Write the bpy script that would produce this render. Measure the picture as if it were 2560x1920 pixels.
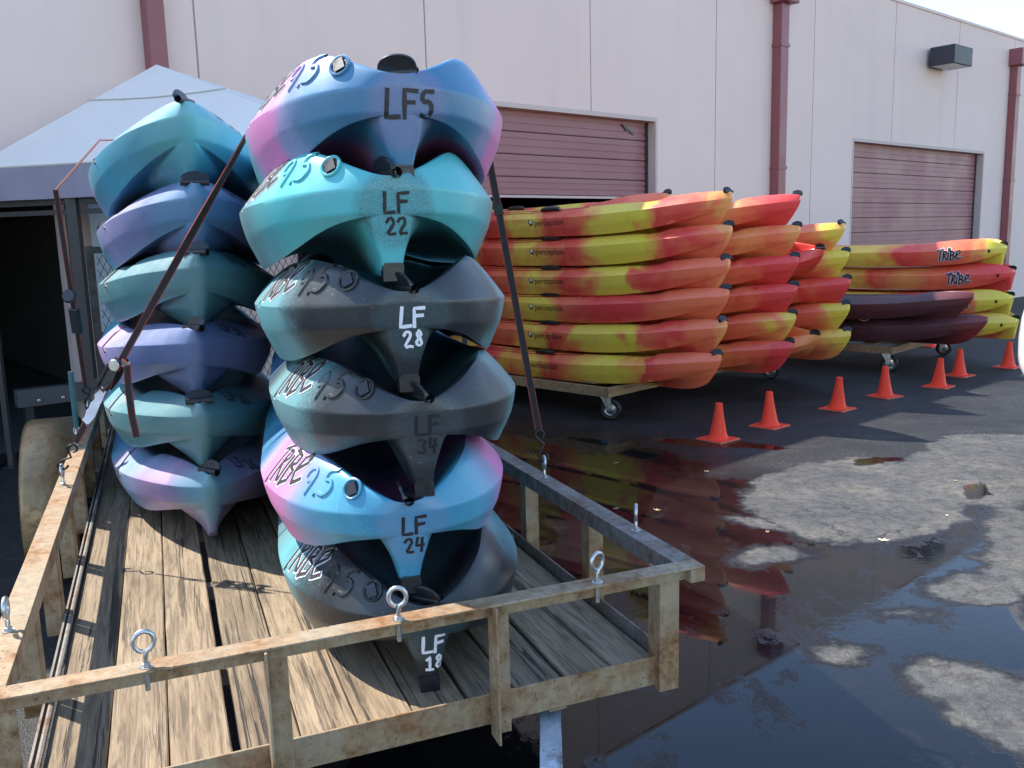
import bpy, bmesh, math, random
from mathutils import Vector, Matrix, Euler
from mathutils.bvhtree import BVHTree
R = math.radians
scene = bpy.context.scene
for o in list(bpy.data.objects): bpy.data.objects.remove(o)
COL = scene.collection
random.seed(7)

# ------------------------------------------------------------------ camera
CAMH = 1.65
p_ = math.atan(362 / 2200); rho = R(1.55)
F = Vector((0, math.cos(p_), -math.sin(p_))); U0 = Vector((0, math.sin(p_), math.cos(p_))); X0 = Vector((1, 0, 0))
cR = X0 * math.cos(rho) - U0 * math.sin(rho); cU = X0 * math.sin(rho) + U0 * math.cos(rho)
camd = bpy.data.cameras.new('camera'); cam = bpy.data.objects.new('camera', camd); COL.objects.link(cam)
M = Matrix((cR, cU, -F)).transposed().to_4x4(); M.translation = (0, 0, CAMH)
cam.matrix_world = M
camd.sensor_width = 36; camd.lens = 2200 / 2560 * 36; camd.clip_end = 500; camd.clip_start = 0.05
scene.camera = cam

# ------------------------------------------------------------------ sky, sun, exposure
SUN_H = Vector((-0.88, 0.474, 0)).normalized(); SUN_E = R(51)
w = bpy.data.worlds.new('World'); scene.world = w; w.use_nodes = True
nt = w.node_tree; bg = nt.nodes['Background']; sky = nt.nodes.new('ShaderNodeTexSky')
sky.sky_type = 'NISHITA'; sky.sun_disc = False; sky.sun_elevation = SUN_E
sky.sun_rotation = math.atan2(SUN_H.x, SUN_H.y)
sky.air_density = 1.0; sky.dust_density = 0.15; sky.ozone_density = 1.6
nt.links.new(sky.outputs[0], bg.inputs[0]); bg.inputs[1].default_value = 0.15
sd = bpy.data.lights.new('sun', 'SUN'); sd.energy = 3.3; sd.angle = R(0.5); sd.color = (1, 0.95, 0.87)
so = bpy.data.objects.new('sun', sd); COL.objects.link(so)
sdir = SUN_H * math.cos(SUN_E) + Vector((0, 0, math.sin(SUN_E)))
so.rotation_euler = sdir.to_track_quat('Z', 'Y').to_euler(); so.location = (-10, 5, 20)
vs = scene.view_settings; vs.view_transform = 'Standard'; vs.look = 'None'; vs.gamma = 1; vs.exposure = 1.44
vs.use_curve_mapping = False
scene.cycles.max_bounces = 6; scene.cycles.diffuse_bounces = 3; scene.cycles.glossy_bounces = 3; scene.cycles.use_denoising = True

# ------------------------------------------------------------------ node helper
class NT:
    def __init__(s, name, disp=False):
        s.m = bpy.data.materials.new(name); s.m.use_nodes = True
        s.t = s.m.node_tree; s.b = s.t.nodes['Principled BSDF']; s.out = s.t.nodes['Material Output']
    def n(s, typ, **kw):
        nd = s.t.nodes.new('ShaderNode' + typ)
        for k, v in kw.items(): setattr(nd, k, v)
        return nd
    def l(s, a, b): s.t.links.new(a, b)
    def val(s, sock, v):
        if hasattr(v, 'is_output'): s.l(v, sock)
        elif isinstance(v, (tuple, list)) and len(v) == 3 and sock.type == 'RGBA': sock.default_value = (*v, 1)
        else: sock.default_value = v
    def math(s, op, a, b=0.0, c=None, clamp=False):
        nd = s.n('Math', operation=op, use_clamp=clamp); s.val(nd.inputs[0], a); s.val(nd.inputs[1], b)
        if c is not None: s.val(nd.inputs[2], c)
        return nd.outputs[0]
    def coord(s, which='Object'): return s.n('TexCoord').outputs[which]
    def geo(s): return s.n('NewGeometry').outputs['Position']
    def map(s, v, scale=(1, 1, 1), loc=(0, 0, 0), rot=(0, 0, 0)):
        nd = s.n('Mapping'); s.l(v, nd.inputs[0]); nd.inputs['Location'].default_value = loc
        nd.inputs['Rotation'].default_value = rot; nd.inputs['Scale'].default_value = scale; return nd.outputs[0]
    def noise(s, v, scale, detail=3, rough=.55, dist=0.0, col=False):
        nd = s.n('TexNoise'); s.l(v, nd.inputs['Vector']); nd.inputs['Scale'].default_value = scale
        nd.inputs['Detail'].default_value = detail; nd.inputs['Roughness'].default_value = rough
        nd.inputs['Distortion'].default_value = dist
        return nd.outputs['Color' if col else 'Fac']
    def voro(s, v, scale, feature='F1', out='Distance'):
        nd = s.n('TexVoronoi', feature=feature); s.l(v, nd.inputs['Vector']); nd.inputs['Scale'].default_value = scale
        return nd.outputs[out]
    def ramp(s, f, stops, interp='LINEAR'):
        nd = s.n('ValToRGB'); s.val(nd.inputs[0], f); cr = nd.color_ramp; cr.interpolation = interp
        while len(cr.elements) < len(stops): cr.elements.new(0.5)
        for e, (p, c) in zip(cr.elements, stops):
            e.position = p; e.color = (*c, 1) if isinstance(c, (tuple, list)) else (c, c, c, 1)
        return nd.outputs[0]
    def mix(s, f, a, b, mode='MIX'):
        nd = s.n('Mix', data_type='RGBA', blend_type=mode); s.val(nd.inputs[0], f)
        s.val(nd.inputs[6], a); s.val(nd.inputs[7], b); return nd.outputs[2]
    def mr(s, v, a, b, c=0.0, d=1.0, smooth=False):
        nd = s.n('MapRange'); nd.interpolation_type = 'SMOOTHSTEP' if smooth else 'LINEAR'
        s.val(nd.inputs[0], v)
        for i, q in enumerate((a, b, c, d)): s.val(nd.inputs[i + 1], q)
        return nd.outputs[0]
    def bump(s, h, strength=.3, dist=.01, prev=None):
        nd = s.n('Bump'); s.val(nd.inputs['Height'], h); nd.inputs['Strength'].default_value = strength
        nd.inputs['Distance'].default_value = dist
        if prev is not None: s.l(prev, nd.inputs['Normal'])
        return nd.outputs[0]
    def fin(s, col=None, rough=None, nrm=None, metal=None, spec=None, ior=None):
        if col is not None: s.val(s.b.inputs['Base Color'], col)
        if rough is not None: s.val(s.b.inputs['Roughness'], rough)
        if nrm is not None: s.l(nrm, s.b.inputs['Normal'])
        if metal is not None: s.val(s.b.inputs['Metallic'], metal)
        if spec is not None: s.val(s.b.inputs['Specular IOR Level'], spec)
        if ior is not None: s.val(s.b.inputs['IOR'], ior)
        return s.m

def simple(name, col, rough=.5, metal=0.0, var=.15, scale=20, bump=.1, spec=None):
    g = NT(name); v = g.coord()
    f = g.noise(v, scale, 4)
    c = g.mix(f, tuple(x * (1 - var) for x in col), tuple(min(1, x * (1 + var)) for x in col))
    r = g.mr(f, .3, .7, max(.02, rough - .08), min(1, rough + .08))
    return g.fin(c, r, g.bump(f, bump, .004) if bump else None, metal, spec)

# ------------------------------------------------------------------ mesh helper
class MB:
    def __init__(s): s.v = []; s.f = []
    def add(s, vs, fs):
        o = len(s.v); s.v += [tuple(q) for q in vs]; s.f += [tuple(i + o for i in f) for f in fs]; return s
    def box(s, x0, x1, y0, y1, z0, z1, m=None):
        vs = [Vector((x, y, z)) for z in (z0, z1) for y in (y0, y1) for x in (x0, x1)]
        if m is not None: vs = [m @ q for q in vs]
        return s.add(vs, [(0, 2, 3, 1), (4, 5, 7, 6), (0, 1, 5, 4), (2, 6, 7, 3), (0, 4, 6, 2), (1, 3, 7, 5)])
    def bar(s, a, b, wx, wz, up=(0, 0, 1)):
        a = Vector(a); b = Vector(b); d = (b - a).normalized(); up = Vector(up)
        sx = d.cross(up)
        if sx.length < 1e-4: sx = d.cross(Vector((1, 0, 0)))
        sx.normalize(); uz = sx.cross(d).normalized()
        vs = [q + sx * i * wx / 2 + uz * j * wz / 2 for q in (a, b) for i, j in ((-1, -1), (1, -1), (1, 1), (-1, 1))]
        return s.add(vs, [(0, 1, 2, 3), (7, 6, 5, 4), (0, 4, 5, 1), (1, 5, 6, 2), (2, 6, 7, 3), (3, 7, 4, 0)])
    def tube(s, pts, r, n=10, closed=False, caps=True):
        pts = [Vector(q) for q in pts]; N = len(pts); rs = r if isinstance(r, (list, tuple)) else [r] * N
        t0 = (pts[1] - pts[0]).normalized(); up = Vector((0, 0, 1)) if abs(t0.z) < .9 else Vector((1, 0, 0))
        nrm = t0.cross(up).normalized(); vs = []; 
        for i, q in enumerate(pts):
            if closed: t = (pts[(i + 1) % N] - pts[i - 1]).normalized()
            else: t = (pts[min(i + 1, N - 1)] - pts[max(i - 1, 0)]).normalized()
            nrm = (nrm - t * nrm.dot(t)).normalized(); bi = t.cross(nrm)
            for k in range(n):
                a = 2 * math.pi * k / n; vs.append(q + (nrm * math.cos(a) + bi * math.sin(a)) * rs[i])
        fs = []
        for i in range(N if closed else N - 1):
            j = (i + 1) % N
            for k in range(n):
                k2 = (k + 1) % n; fs.append((i * n + k, i * n + k2, j * n + k2, j * n + k))
        if caps and not closed: fs.append(tuple(range(n))[::-1]); fs.append(tuple((N - 1) * n + k for k in range(n)))
        return s.add(vs, fs)
    def lathe(s, prof, n=24, m=None, close=True):
        vs = []
        for r, z in prof:
            for k in range(n):
                a = 2 * math.pi * k / n; q = Vector((r * math.cos(a), r * math.sin(a), z)); vs.append(m @ q if m is not None else q)
        fs = []
        for i in range(len(prof) - 1):
            for k in range(n):
                k2 = (k + 1) % n; fs.append((i * n + k, i * n + k2, (i + 1) * n + k2, (i + 1) * n + k))
        if close: fs.append(tuple(range(n))[::-1]); fs.append(tuple((len(prof) - 1) * n + k for k in range(n)))
        return s.add(vs, fs)
    def prism(s, poly, m0, m1):
        n = len(poly); vs = [m0 @ Vector((*q, 0)) for q in poly] + [m1 @ Vector((*q, 0)) for q in poly]
        fs = [tuple(range(n))[::-1], tuple(range(n, 2 * n))] + [(i, (i + 1) % n, n + (i + 1) % n, n + i) for i in range(n)]
        return s.add(vs, fs)
    def grid(s, rows, closed=False):
        n = len(rows[0]); vs = [q for r in rows for q in r]; fs = []
        for i in range(len(rows) - 1):
            for k in range(n if closed else n - 1):
                k2 = (k + 1) % n; fs.append((i * n + k, i * n + k2, (i + 1) * n + k2, (i + 1) * n + k))
        return s.add(vs, fs)
    def mesh(s, name, mat=None, smooth=False, angle=None):
        me = bpy.data.meshes.new(name); me.from_pydata(s.v, [], s.f)
        bm = bmesh.new(); bm.from_mesh(me); bmesh.ops.recalc_face_normals(bm, faces=bm.faces); bm.to_mesh(me); bm.free()
        if mat: me.materials.append(mat)
        if smooth:
            me.polygons.foreach_set('use_smooth', [True] * len(me.polygons))
            me.set_sharp_from_angle(angle=R(angle or 35))
        me.update(); return me
    def build(s, name, mat, parent=None, smooth=False, bevel=0, angle=None, loc=None):
        o = bpy.data.objects.new(name, s.mesh(name, mat, smooth, angle)); COL.objects.link(o)
        if parent: o.parent = parent
        if loc: o.location = loc
        if bevel:
            b = o.modifiers.new('bevel', 'BEVEL'); b.width = bevel; b.segments = 2; b.limit_method = 'ANGLE'
        return o

def obj(name, me, parent=None, loc=None, rot=None):
    o = bpy.data.objects.new(name, me); COL.objects.link(o)
    if parent: o.parent = parent
    if loc: o.location = loc
    if rot: o.rotation_euler = rot
    return o
def thing(name, label, cat, loc=(0, 0, 0), rot=(0, 0, 0), group=None):
    o = bpy.data.objects.new(name, None); COL.objects.link(o); o.location = loc; o.rotation_euler = rot
    o.empty_display_size = .1; return tag(o, label, cat, group)
def tag(o, label, cat, group=None, kind=None):
    o['label'] = label; o['category'] = cat
    if group: o['group'] = group
    if kind: o['kind'] = kind
    return o
def copy_tree(o, parent=None):
    c = o.copy(); COL.objects.link(c); c.parent = parent
    for ch in list(o.children): copy_tree(ch, c)
    return c
def lerp(a, b, t): return a + (b - a) * t
def table(tb, a):
    ks = sorted(tb)
    if a <= ks[0]: return tb[ks[0]]
    for i in range(len(ks) - 1):
        if a <= ks[i + 1]:
            return lerp(tb[ks[i]], tb[ks[i + 1]], (a - ks[i]) / (ks[i + 1] - ks[i]))
    return tb[ks[-1]]

# ------------------------------------------------------------------ common materials
BLACK = simple('black_rubber', (.012, .012, .013), .45, var=.3, scale=40, bump=.15)
BLACKPLASTIC = simple('black_plastic', (.02, .02, .022), .3, var=.2, scale=30, bump=.05)
STEEL = simple('galvanised_steel', (.55, .55, .54), .35, .9, .25, 60, .1)
DARKSTEEL = simple('dark_steel', (.06, .06, .065), .4, .6, .3, 50, .2)
WHITEINK = simple('white_paint_marker', (.82, .82, .86), .5, var=.12, scale=70, bump=.1)
DARKINK = simple('black_paint_marker', (.018, .016, .02), .45, var=.3, scale=70, bump=.1)
GREYINK = simple('dark_grey_decal', (.05, .043, .045), .75, var=.3, scale=40, bump=0, spec=.15)

# ------------------------------------------------------------------ ground
def asphalt():
    g = NT('asphalt'); P = g.geo()
    big = g.noise(P, .55, 4, .6); mid = g.noise(P, 3.2, 4, .6); m12 = g.noise(P, 13, 5, .78); fine = g.noise(P, 60, 3, .7); grit = g.voro(P, 150)
    def warp(v, sc, amt):
        n = g.noise(P, sc, 5, .65, col=True)
        d = g.n('VectorMath', operation='SUBTRACT'); g.l(n, d.inputs[0]); d.inputs[1].default_value = (.5, .5, .5)
        e = g.n('VectorMath', operation='SCALE'); g.l(d.outputs[0], e.inputs[0]); e.inputs['Scale'].default_value = amt
        f = g.n('VectorMath', operation='ADD'); g.l(v, f.inputs[0]); g.l(e.outputs[0], f.inputs[1]); return f.outputs[0]
    PW = warp(warp(P, 1.5, .55), 7, .16)
    def blobs(lst):
        out = None
        for (cx, cy, rx, ry, ang) in lst:
            nd = g.n('Mapping', vector_type='TEXTURE'); g.l(PW, nd.inputs[0])
            nd.inputs['Location'].default_value = (cx, cy, 0); nd.inputs['Rotation'].default_value = (0, 0, R(ang))
            nd.inputs['Scale'].default_value = (rx, ry, 50)
            ln = g.n('VectorMath', operation='LENGTH'); g.l(nd.outputs[0], ln.inputs[0])
            v = g.math('MULTIPLY', g.math('SUBTRACT', 1.0, ln.outputs['Value']), min(rx, ry))   # metres inside the rim
            out = v if out is None else g.math('MAXIMUM', out, v)
        return out
    WET = [(.9, 3.6, 1.7, 3.0, 20), (1.6, 2.0, 2.2, 2.0, 0), (2.6, 4.3, .8, .8, 0), (.6, 6.2, .7, 1.1, 30), (-.5, 5.5, 1.2, 2.2, 0)]
    DRY = [(2.18, 5.37, .95, .66, 55), (3.14, 5.78, .8, .5, 60), (3.6, 6.3, .8, .5, 40), (2.62, 4.35, .8, .16, 61), (2.1, 3.84, .24, .15, 15), (1.68, 3.62, .10, .05, -20),
           (1.3, 4.34, .24, .11, 15), (1.68, 2.86, .34, .24, 98), (1.95, 2.4, .5, .3, -60), (1.40, 4.84, .26, .07, -30), (1.27, 3.29, .14, .09, 20), (2.35, 3.3, .2, .1, 40)]
    POOL = [(2.91, 5.42, .22, .09, 60), (2.64, 6.15, .30, .10, 32), (1.57, 6.83, .55, .12, -20)]
    mw = g.math('SUBTRACT', mid, .5)
    wetf = g.math('MULTIPLY_ADD', mw, .30, blobs(WET)); dryf = g.math('MULTIPLY_ADD', mw, .22, blobs(DRY)); poolf = g.math('MULTIPLY_ADD', mw, .08, blobs(POOL))
    wet = g.mr(wetf, .0, .05); dry = g.mr(dryf, -.012, .035); nearby = g.mr(dryf, -.05, -.012)
    pool = g.mr(poolf, .0, .014)
    film = g.math('MAXIMUM', g.math('MULTIPLY', wet, g.math('SUBTRACT', 1.0, nearby)), pool, clamp=True)
    damp = g.math('MAXIMUM', g.mr(wetf, -.55, .05), film)              # dark soaked rim round the water
    stones = g.math('MULTIPLY', g.mr(g.noise(P, 34, 4, .8), .60, .66), g.mr(g.noise(P, 1.4, 3), .46, .64))
    skin = g.mr(g.noise(g.map(P, (1.5, .8, 1)), 2.4, 6, .72), .36, .46, .25, 1)
    film = g.math('MULTIPLY', g.math('MULTIPLY', film, g.math('MAXIMUM', skin, pool)), g.math('SUBTRACT', 1.0, stones), clamp=True)
    base = g.ramp(big, [(.3, (.009, .0095, .0105)), (.5, (.013, .013, .0135)), (.72, (.026, .025, .023))])
    worn = g.mr(g.noise(g.map(P, (1.0, 3.0, 1), rot=(0, 0, R(-40))), 1.1, 6, .7), .47, .66, 0, .7)
    c = g.mix(g.math('MULTIPLY', worn, g.mr(m12, .42, .58, .2, 1)), base, (.06, .057, .052))
    pale = g.ramp(g.noise(P, 2.3, 5, .65), [(.3, (.075, .075, .074)), (.5, (.112, .108, .10)), (.68, (.19, .17, .14))])
    c = g.mix(g.math('MULTIPLY', g.math('MULTIPLY', dry, g.math('SUBTRACT', 1.0, pool)), .95), c, pale)
    c = g.mix(g.mr(m12, .38, .58, .75, 0), c, g.mix(.75, c, (.006, .006, .007)))
    c = g.mix(g.mr(fine, .35, .7, 0, .55), c, g.mix(.6, c, (.012, .012, .012)))
    c = g.mix(g.mr(grit, .0, .15, .20, 0), c, (.26, .245, .22))
    c = g.mix(g.math('MULTIPLY', g.mr(g.noise(P, 42, 3, .8), .50, .62, 0, .6), g.mr(g.noise(P, 2.0, 4), .38, .62)), c, g.mix(.5, c, (.16, .15, .135)))
    ck = g.voro(warp(P, 2.2, .35), 1.15, 'DISTANCE_TO_EDGE'); crack = g.math('MULTIPLY', g.mr(ck, .0, .010, 1, 0), g.mr(g.noise(P, .7, 2), .52, .6))
    c = g.mix(g.math('MULTIPLY', crack, .8), c, (.01, .01, .01))
    c = g.mix(g.math('MULTIPLY', g.math('MULTIPLY', damp, g.math('SUBTRACT', 1.0, dry)), .62), c, (.008, .008, .009))
    silt = g.ramp(g.noise(P, 1.3, 4), [(.35, (.004, .005, .007)), (.58, (.008, .008, .009)), (.72, (.022, .014, .010))])
    c = g.mix(g.math('MULTIPLY', film, .95), c, silt)
    dr = g.mr(g.math('MULTIPLY', damp, g.math('SUBTRACT', 1.0, dry)), 0, 1, .66, .34)
    frough = g.mr(g.noise(P, 1.7, 4, .65), .46, .72, .012, .10)
    rough = g.math('ADD', g.math('MULTIPLY', g.math('SUBTRACT', 1.0, film), dr), g.math('MULTIPLY', film, frough))
    hb = g.math('ADD', g.math('MULTIPLY', fine, .6), g.math('ADD', g.math('MULTIPLY', grit, .5), g.math('MULTIPLY', m12, .8)))
    dryness = g.math('SUBTRACT', 1.0, film)
    b1n = g.n('Bump'); g.l(hb, b1n.inputs['Height']); g.l(g.math('MULTIPLY', dryness, .6), b1n.inputs['Strength']); b1n.inputs['Distance'].default_value = .007
    b2n = g.n('Bump'); g.l(g.noise(g.map(P, (1, 2.2, 1)), 16, 2, .5), b2n.inputs['Height']); g.l(g.math('MULTIPLY', film, g.mr(g.noise(P, .9, 2), .5, .65, 0, .07)), b2n.inputs['Strength']); b2n.inputs['Distance'].default_value = .006; g.l(b1n.outputs[0], b2n.inputs['Normal']); b2 = b2n.outputs[0]
    g.fin(c, rough, b2)
    g.val(g.b.inputs['IOR'], g.mr(film, 0, 1, 1.45, 1.35))
    return g.m
m = MB(); m.add([(-60, -40, 0), (80, -40, 0), (80, 100, 0), (-60, 100, 0)], [(0, 1, 2, 3)])
gr = m.build('ground', asphalt()); gr['kind'] = 'structure'

# ------------------------------------------------------------------ building frame: u along the wall, d out of the wall, z up
DW = Vector((.763, .646, 0)).normalized(); NW = Vector((DW.y, -DW.x, 0)); WANG = math.atan2(DW.y, DW.x)
WORIG = NW * -8.0                      # local (u, -d): x = u, y = -d (y points into the building)
def wp(u, d, z): q = WORIG + DW * u + NW * d; return (q.x, q.y, z)

def stucco():
    g = NT('painted_concrete'); P = g.geo(); v = g.coord()
    a = g.noise(v, .35, 4, .6); b = g.noise(v, 60, 3, .7); s = g.noise(g.map(v, (2.5, 1, .18)), 1.2, 4, .6)
    c = g.mix(g.mr(a, .3, .7), (.735, .56, .50), (.785, .605, .54))
    c = g.mix(g.mr(s, .50, .78, 0, .20), c, (.50, .42, .40))
    c = g.mix(g.mr(g.noise(v, 1.1, 6, .7), .55, .75, 0, .22), c, (.56, .46, .43))
    spot = g.mr(g.voro(g.map(v, (1, 1, 1.7)), 2.3), .0, .022, .75, 0)
    c = g.mix(g.math('MULTIPLY', spot, g.mr(g.noise(v, 1.5, 2), .5, .56)), c, (.25, .24, .25))
    low = g.mr(g.n('SeparateXYZ').outputs[2], 0, 1)
    return g.fin(c, .8, g.bump(b, .15, .003))
STUCCO = stucco()
MAROON = simple('maroon_paint', (.26, .078, .085), .45, var=.12, scale=3, bump=.05)
DOORM = simple('mauve_door_paint', (.285, .112, .122), .5, var=.08, scale=2.0, bump=.05)
JAMB = simple('concrete_reveal', (.56, .45, .41), .8, var=.1, scale=4, bump=.1)
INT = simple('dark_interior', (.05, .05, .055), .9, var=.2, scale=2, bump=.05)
PAR = 5.6; DT = 3.17; BDEEP = 9.0; TH = .22
bld = thing('warehouse', 'long pale lilac tilt-up concrete warehouse with mauve roll-up doors', 'building', wp(0, 0, 0), (0, 0, WANG))
DOORS = [(-3.4, 1.98), (4.05, 9.42), (14.59, 19.92)]
joints = [-8, -4.6, -1.9, .4, 3.22, 5.7, 8.19, 10.72, 13.27, 15.91, 18.49, 21.2, 23.8, 26.4, 29]
for i in range(len(joints) - 1):
    u0, u1 = joints[i] + .009, joints[i + 1] - .009
    m = MB(); cuts = [u0]; 
    # pieces left between door openings
    solid = []; cur = u0
    over = []
    for a, b in DOORS:
        a2, b2 = max(a, u0), min(b, u1)
        if b2 > a2:
            if a2 > cur + .001: solid.append((cur, a2))
            over.append((a2, b2)); cur = b2
    if cur < u1 - .001: solid.append((cur, u1))
    for a, b in solid: m.box(a, b, 0, TH, -.05, PAR)
    for a, b in over: m.box(a, b, 0, TH, 2.3 if b < 2 else DT, PAR)
    m.build('wall_panel', STUCCO, bld)
SEAL = simple('joint_sealant', (.50, .44, .44), .7)
for j in joints[1:-1]:
    inside = any(a < j < b for a, b in DOORS)
    m = MB(); m.box(j - .03, j + .03, .018, .1, DT + .01 if inside else 0, PAR - .02); m.build('joint_sealant', SEAL, bld)
m = MB(); m.box(-8, 29, -.02, TH + .06, PAR, PAR + .05); m.build('parapet_cap', STUCCO, bld)
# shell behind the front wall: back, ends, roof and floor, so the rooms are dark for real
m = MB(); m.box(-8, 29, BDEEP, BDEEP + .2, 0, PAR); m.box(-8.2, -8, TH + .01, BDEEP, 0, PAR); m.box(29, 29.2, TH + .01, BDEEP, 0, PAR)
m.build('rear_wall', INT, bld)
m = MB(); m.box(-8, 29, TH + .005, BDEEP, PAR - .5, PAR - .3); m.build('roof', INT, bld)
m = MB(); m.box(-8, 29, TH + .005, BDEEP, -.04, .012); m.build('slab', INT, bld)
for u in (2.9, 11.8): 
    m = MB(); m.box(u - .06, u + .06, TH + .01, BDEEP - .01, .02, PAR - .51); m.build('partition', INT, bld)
# reveals
for a, b in DOORS[1:]:
    m = MB(); m.box(b - .004, b + .0, .02, .02, 0, 0)
for di, (a, b) in enumerate(DOORS):
    if di == 0: continue
    bot = 2.17 if di == 1 else .03
    d = obj('roll_up_door', None, bld)
    sec = .262
    z = DT; k = 0
    while z > bot + .02:
        z0 = max(bot, z - sec); m = MB()
        y = .15
        # ribbed section: shallow steps
        m.box(a + .08, b - .06, y, y + .03, z0 + .006, z - .004)
        nrib = 3
        for r_ in range(nrib):
            zz = z0 + (z - z0) * (r_ + .5) / nrib
            m.box(a + .08, b - .06, y - .010, y - .0005, zz - (z - z0) * .115, zz + (z - z0) * .115)
        s = m.build('door_section', DOORM, d); z = z0; k += 1
    m = MB(); m.box(a + .08, b - .06, .186, .2, bot, DT + .05); m.build('door_backing', simple('door_backing', (.06, .03, .04), .6), d)
    m = MB(); m.box(b - .06, b - .012, .13, .2, 0, DT - .01); m.box(a + .012, a + .08, .13, .2, 0, DT - .01); m.build('door_track', DARKSTEEL, d)
    m = MB(); m.box(b - .011, b + .03, -.006, .12, 0, DT + .035); m.box(a - .03, a + .011, -.006, .12, 0, DT + .035)
    m.box(a + .0115, b - .0115, -.006, .12, DT - .02, DT + .035); m.build('door_frame', JAMB, d)
    if di == 1:
        m = MB(); m.box(a + .08, b - .06, .14, .2, bot - .03, bot - .001); m.build('bottom_bar', JAMB, d)
        m = MB(); m.bar((8.93, .143, 3.09), (9.12, .143, 2.98), .03, .02); m.bar((8.9, .143, 3.1), (8.98, .143, 3.02), .05, .015); m.build('broken_latch', DARKSTEEL, d)
# open left doorway: roll and frame
a, b = DOORS[0]
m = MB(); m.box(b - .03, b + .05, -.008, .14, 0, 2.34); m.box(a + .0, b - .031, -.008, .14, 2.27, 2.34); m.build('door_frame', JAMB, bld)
# downspouts with leader heads
for u, w_ in ((2.83, .15), (12.2, .2), (21.1, .2)):
    ds = obj('downspout', None, bld)
    m = MB(); m.box(u - w_ / 2, u + w_ / 2, -.16, -.006, .06, 5.02); m.build('pipe', MAROON, ds, bevel=.008)
    m = MB(); m.box(u - w_ * .95, u + w_ * .95, -.27, -.004, 5.021, 5.36); m.build('leader_head', MAROON, ds, bevel=.008)
    for zz in (.7, 2.6, 4.4):
        m = MB(); m.box(u - w_ / 2 - .012, u + w_ / 2 + .012, -.172, -.003, zz, zz + .05); m.build('strap_bracket', MAROON, ds)
# wall light
wlg = thing('wall_light', 'dark grey box floodlight fixed high on the lilac wall', 'light', wp(17.5, 0, 4.62), (0, 0, WANG))
m = MB(); m.box(-.38, .38, -.52, -.06, 0, .33); m.build('housing', simple('bronze_grey', (.035, .035, .045), .5), wlg, bevel=.01)
m = MB(); m.box(-.14, .14, -.059, -.001, .04, .28); m.build('bracket', DARKSTEEL, wlg)
m = MB(); m.box(-.33, .33, -.48, -.1, -.012, -.001); m.build('lens', simple('frosted_glass', (.5, .5, .5), .3), wlg)
# notice on the wall and small marks
m = MB(); m.box(-.14, .14, -.012, -.002, 0, .34); nb = m.build('wall_notice', simple('notice_paper', (.7, .7, .72), .6, var=.2, scale=25), None)
nb.location = wp(13.95, 0, 1.32); nb.rotation_euler = (0, 0, WANG); tag(nb, 'small pale notice sheet on the wall beside the closed roll-up door', 'notice')

# ------------------------------------------------------------------ kayak hulls
ST = dict(zp={0: .222, .3: .205, .8: .19, 1.45: .185}, hr={0: .03, .05: .068, .12: .112, .25: .142, .5: .14, .8: .115, 1.45: .1},
          yr={0: .55, .05: .68, .15: .70, .3: .67, .6: .68, .9: .70, 1.45: .72}, hc={0: .022, .05: .016, .13: -.012, .25: -.05, .45: -.08, 1.0: -.075, 1.45: -.09},
          band={0: .058, .4: .072, 1.45: .09}, fb={0: 0, .08: .12, .2: .42, .4: .76, .7: .95, 1.0: 1}, ft={0: 0, .3: .04, .7: .15, 1.2: .4, 1.45: .5},
          kw1={0: .023, 1.45: .03}, kw2={0: .046, .05: .06, .3: .07, 1.45: .07}, zk={0: .012, .04: 0}, ys={0: .78, .4: .83, 1.45: .86})
BW = dict(zp={0: .287, .3: .262, .7: .222, 1.2: .193, 1.45: .185},
          hr={0: .05, .1: .078, .3: .095, .55: .1, .6: .072, .66: .084, .72: .07, .78: .086, 1.1: .1, 1.45: .1},
          yr={0: .35, .1: .38, .35: .45, .55: .55, .8: .66, 1.45: .72}, hc={0: .048, .08: .058, .16: .03, .25: .0, .4: -.04, .7: -.06, 1.0: -.08, 1.45: -.09},
          band={0: .072, .5: .082, 1.45: .09}, fb={0: .05, .2: .2, .5: .48, .9: .8, 1.3: 1}, ft={0: .05, .2: .16, .5: .32, .9: .45, 1.45: .5},
          kw1={0: .014, .4: .02, 1.45: .03}, kw2={0: .028, .12: .065, .3: .11, .6: .13, 1.0: .09, 1.45: .07}, zk={0: .075, .06: .035, .2: .01, .4: 0}, ys={0: .74, .4: .80, 1.45: .86})
MA = BLACKPLASTIC
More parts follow.
